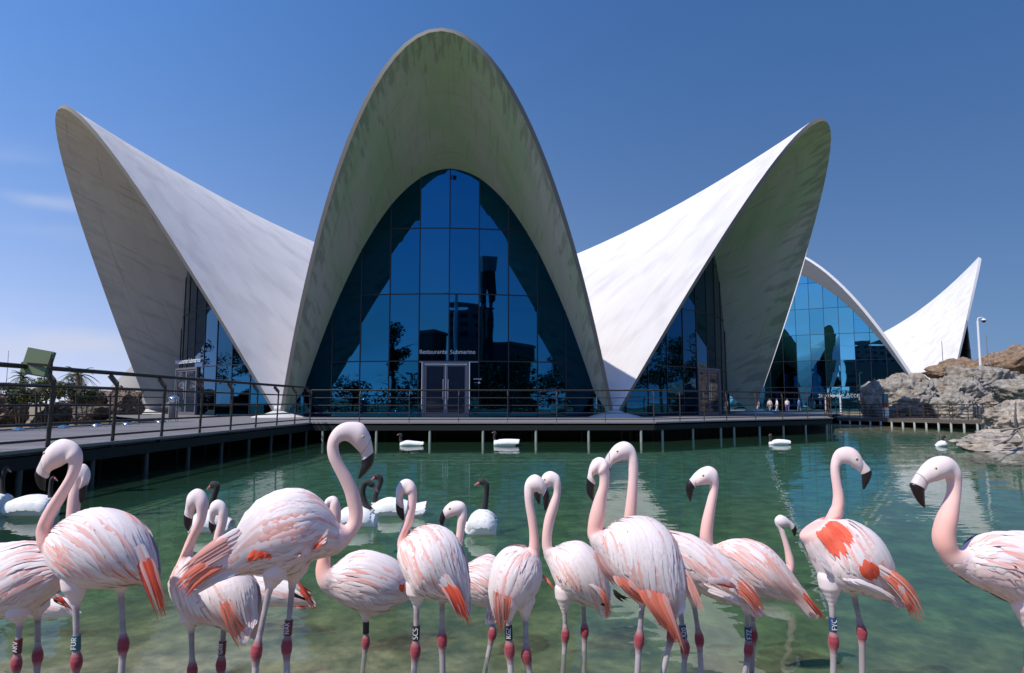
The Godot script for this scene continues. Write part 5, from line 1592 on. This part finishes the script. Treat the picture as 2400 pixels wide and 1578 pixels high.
	var pyc := MB.new(); pyc.box(Vector3(0, 27.4, 0), Basis(), Vector3(2.5, 2.6, 1.9), Color(0.2, 0.2, 0.22))
	part(py, "cap", pyc.mesh(), M.tinted)
	for q in [["low block mirrored left of the tree in the glass arch", Vector3(-66, 0.1, 50), 0.92, 22.0, 11.6], ["narrow block mirrored between the tree and the tower block", Vector3(-18.5, 0.1, 74), 0.2, 5.0, 14.4], ["wide low block mirrored right of the tower block", Vector3(44, 0.1, 60), -0.6, 26.0, 12.6]]:
		var o := thing("city_block", q[0], "building", q[1], q[2])
		var m := MB.new(); m.box(Vector3(0, q[4] / 2, 0), Basis(), Vector3(q[3], q[4], 9), Color(0.12, 0.11, 0.11))
		m.box(Vector3(0, q[4] - 0.4, 0), Basis(), Vector3(q[3] + 0.5, 0.5, 9.5), Color(0.2, 0.19, 0.19))
		part(o, "wall", m.mesh(), M.tinted)
		for j in 3:
			var wm := MB.new(); wm.box(Vector3(0, 3.4 + j * 2.9, -4.52), Basis(), Vector3(q[3] * 0.86, 1.1, 0.1), Color(0.03, 0.035, 0.04))
			part(o, "window", wm.mesh(), M.tinted)
	var kt := 0
	for q in [["tall dark tree mirrored left of the door in the glass arch", -38.0, 63.0, 16.5, 9.0], ["dark tree mirrored near the left end of the glass arch", -60.0, 34.0, 8.5, 9.0], ["dark tree on the near shore left of the tall one", -48.0, 50.0, 9.0, 8.0], ["low dark tree mirrored right of the door", 20.0, 46.0, 8.4, 8.0], ["dark tree mirrored right of the tower block", 40.0, 40.0, 9.0, 9.0], ["dark tree mirrored near the right end of the glass arch", 58.0, 30.0, 9.0, 9.0]]:
		kt += 1
		tree(q[0], Vector3(q[1], 0.1, q[2]), q[3], q[4], 200 + kt, Color(0.04, 0.055, 0.022), "trees on the near shore behind the viewer")
	for k in 13:
		var a := deg_to_rad(-57.0 + 9.5 * k)
		var o := thing("hedge_bush", "tall dark bush mirrored low in the glass arch, %s in its row" % ["first from the left", "second from the left", "third from the left", "fourth from the left", "fifth from the left", "sixth from the left", "middle one", "sixth from the right", "fifth from the right", "fourth from the right", "third from the right", "second from the right", "first from the right"][k], "bush", Vector3(-2.0 + 46.0 * sin(a), 0.1, -30.0 + 46.0 * cos(a) + (k % 2) * 0.8), 0.0, "bushes on the near shore behind the viewer")
		var m := MB.new()
		for e in 14:
			leaves(m, Vector3(r.randfn(0, 2.4), r.randf_range(0.3, 3.9), r.randfn(0, 2.0)), Vector3(2.0, 1.0, 1.4), 120, 0.24, Color(0.03, 0.042, 0.018), r)
		part(o, "foliage", m.mesh(), M.leaf)
		var sm := MB.new()
		sm.tube([Vector3(0, -0.2, 0), Vector3(0.1, 1.2, 0), Vector3(0, 2.6, 0)], [0.14, 0.1, 0.04], [Color(0.1, 0.08, 0.05)], 8)
		part(o, "stem", sm.mesh(), M.tinted)
	var fpole := thing("lamp_pole", "very tall pale pole mirrored as a white line down the middle of the glass arch", "pole", Vector3(2.0, 0.05, 29.9))
	var fpm := MB.new()
	fpm.tube([Vector3(0, -0.3, 0), Vector3(0, 16, 0), Vector3(0, 31.4, 0)], [0.27, 0.22, 0.15], [Color(0.7, 0.72, 0.74)], 12)
	part(fpole, "shaft", fpm.mesh(), M.tinted)
	var fpc := MB.new()
	for e in 3:
		fpc.box(Vector3((e - 1) * 0.7, 31.1, 0), Basis(), Vector3(0.5, 0.6, 0.4), Color(0.1, 0.1, 0.1))
	fpc.bar(Vector3(-0.9, 31.5, 0), Vector3(0.9, 31.5, 0), 0.1, 0.1, Color(0.1, 0.1, 0.1))
	part(fpole, "lamp_head", fpc.mesh(), M.tinted)
	kt = 0
	for q in [["dark tree off to the left, mirrored low in the left vault's glass", -52.0, -47.0, 7.6, 9.0], ["dark tree off to the left, nearer, mirrored beside the left vault's door", -54.0, -38.0, 7.2, 9.0], ["dark tree off to the left, nearest, mirrored at the right of the left vault's glass", -52.0, -28.0, 7.4, 9.0], ["dark tree added off to the right, farthest of four mirrored in the right vault's glass", 56.0, -48.0, 9.5, 9.0], ["dark tree added off to the right, second farthest of four in the right vault's glass", 57.0, -37.0, 9.0, 9.0], ["dark tree added off to the right, second nearest of four in the right vault's glass", 56.0, -27.0, 8.5, 9.0], ["dark tree added off to the right, nearest of four mirrored in the right vault's glass", 54.0, -17.0, 9.5, 9.0]]:
		kt += 1
		tree(q[0], Vector3(q[1], 0.1, q[2]), q[3], q[4], 300 + kt, Color(0.035, 0.05, 0.02), "trees mirrored in the side vaults")  # the four on the right are added to darken the right vault's glass
	var mast := thing("lattice_mast", "pale lattice mast mirrored in the right vault's glass", "mast", Vector3(66.8, 0.1, -53.6))
	var lm2 := MB.new()
	var hgt := 13.0; var wd := 1.5
	for a in [[-1, -1], [1, -1], [1, 1], [-1, 1]]:
		lm2.bar(Vector3(a[0] * wd, 0, a[1] * wd), Vector3(a[0] * wd * 0.85, hgt, a[1] * wd * 0.85), 0.14, 0.14, Color(0.6, 0.6, 0.6))
	for i in 9:
		var y0 := hgt * i / 9.0; var y1 := hgt * (i + 1) / 9.0
		var c := [[-1, -1], [1, -1], [1, 1], [-1, 1]]
		for e in 4:
			var a = c[e]; var b = c[(e + 1) % 4]
			var k0 := wd * (1.0 - 0.15 * y0 / hgt); var k1 := wd * (1.0 - 0.15 * y1 / hgt)
			lm2.bar(Vector3(a[0] * k0, y0, a[1] * k0), Vector3(b[0] * k1, y1, b[1] * k1), 0.09, 0.09, Color(0.6, 0.6, 0.6))
			lm2.bar(Vector3(b[0] * k0, y0, b[1] * k0), Vector3(a[0] * k1, y1, a[1] * k1), 0.09, 0.09, Color(0.6, 0.6, 0.6))
			lm2.bar(Vector3(a[0] * k1, y1, a[1] * k1), Vector3(b[0] * k1, y1, b[1] * k1), 0.09, 0.09, Color(0.6, 0.6, 0.6))
	part(mast, "lattice", lm2.mesh(), M.tinted)


func _ready() -> void:
	rng.seed = 1
	nz.seed = 2; nz.frequency = 0.02; nz.fractal_octaves = 3
	var cam := Camera3D.new()
	cam.name = "camera"
	cam.fov = rad_to_deg(2 * atan(789.0 / FOCAL))
	cam.near = 0.1
	cam.far = 3000.0
	add_child(cam)
	cam.position = Vector3(0, EYE, 0)
	cam.rotation.x = tilt
	cam.current = true
	var we := WorldEnvironment.new()
	we.name = "environment"
	var env := Environment.new()
	env.background_mode = Environment.BG_SKY
	env.sky = make_sky()
	env.tonemap_mode = Environment.TONE_MAPPER_LINEAR
	env.tonemap_exposure = 1.0
	env.sdfgi_enabled = true; env.ssao_enabled = true; env.ssil_enabled = true
	we.environment = env
	add_child(we)
	var sun := DirectionalLight3D.new()
	sun.name = "sun"
	sun.light_energy = 1.55
	sun.light_color = Color(1.0, 0.965, 0.91)
	sun.light_angular_distance = 0.5
	sun.shadow_enabled = true
	add_child(sun)
	sun.look_at_from_position(Vector3(-0.464, 0.819, 0.337) * 100.0, Vector3.ZERO)
	make_materials()
	terrain()
	water()
	restaurant()
	access_hall()
	boardwalk()
	railing("long steel railing on the water side of the left boardwalk, carrying a floodlight", [Vector3(-5.9, 0, 4.0), Vector3(-5.9, 0, -20.3)], 1.04, Vector3(-1, 0, 0))
	railing("steel railing in front of the restaurant's tall glass arch, bending back at its right end", [Vector3(-5.9, 0, -20.3), Vector3(4.2, 0, -20.6), Vector3(7.1, 0, -23.0), Vector3(12.2, 0, -26.6), Vector3(13.5, 0, -30.0)], 0.97, Vector3(0, 0, -1), 1.42, 0.8)
	railing("steel railing along the far landward side of the left boardwalk", [Vector3(-11, 0, 4.6), Vector3(-11, 0, -22.0)], 1.0, Vector3(1, 0, 0), 1.45)
	setting()
	birds()
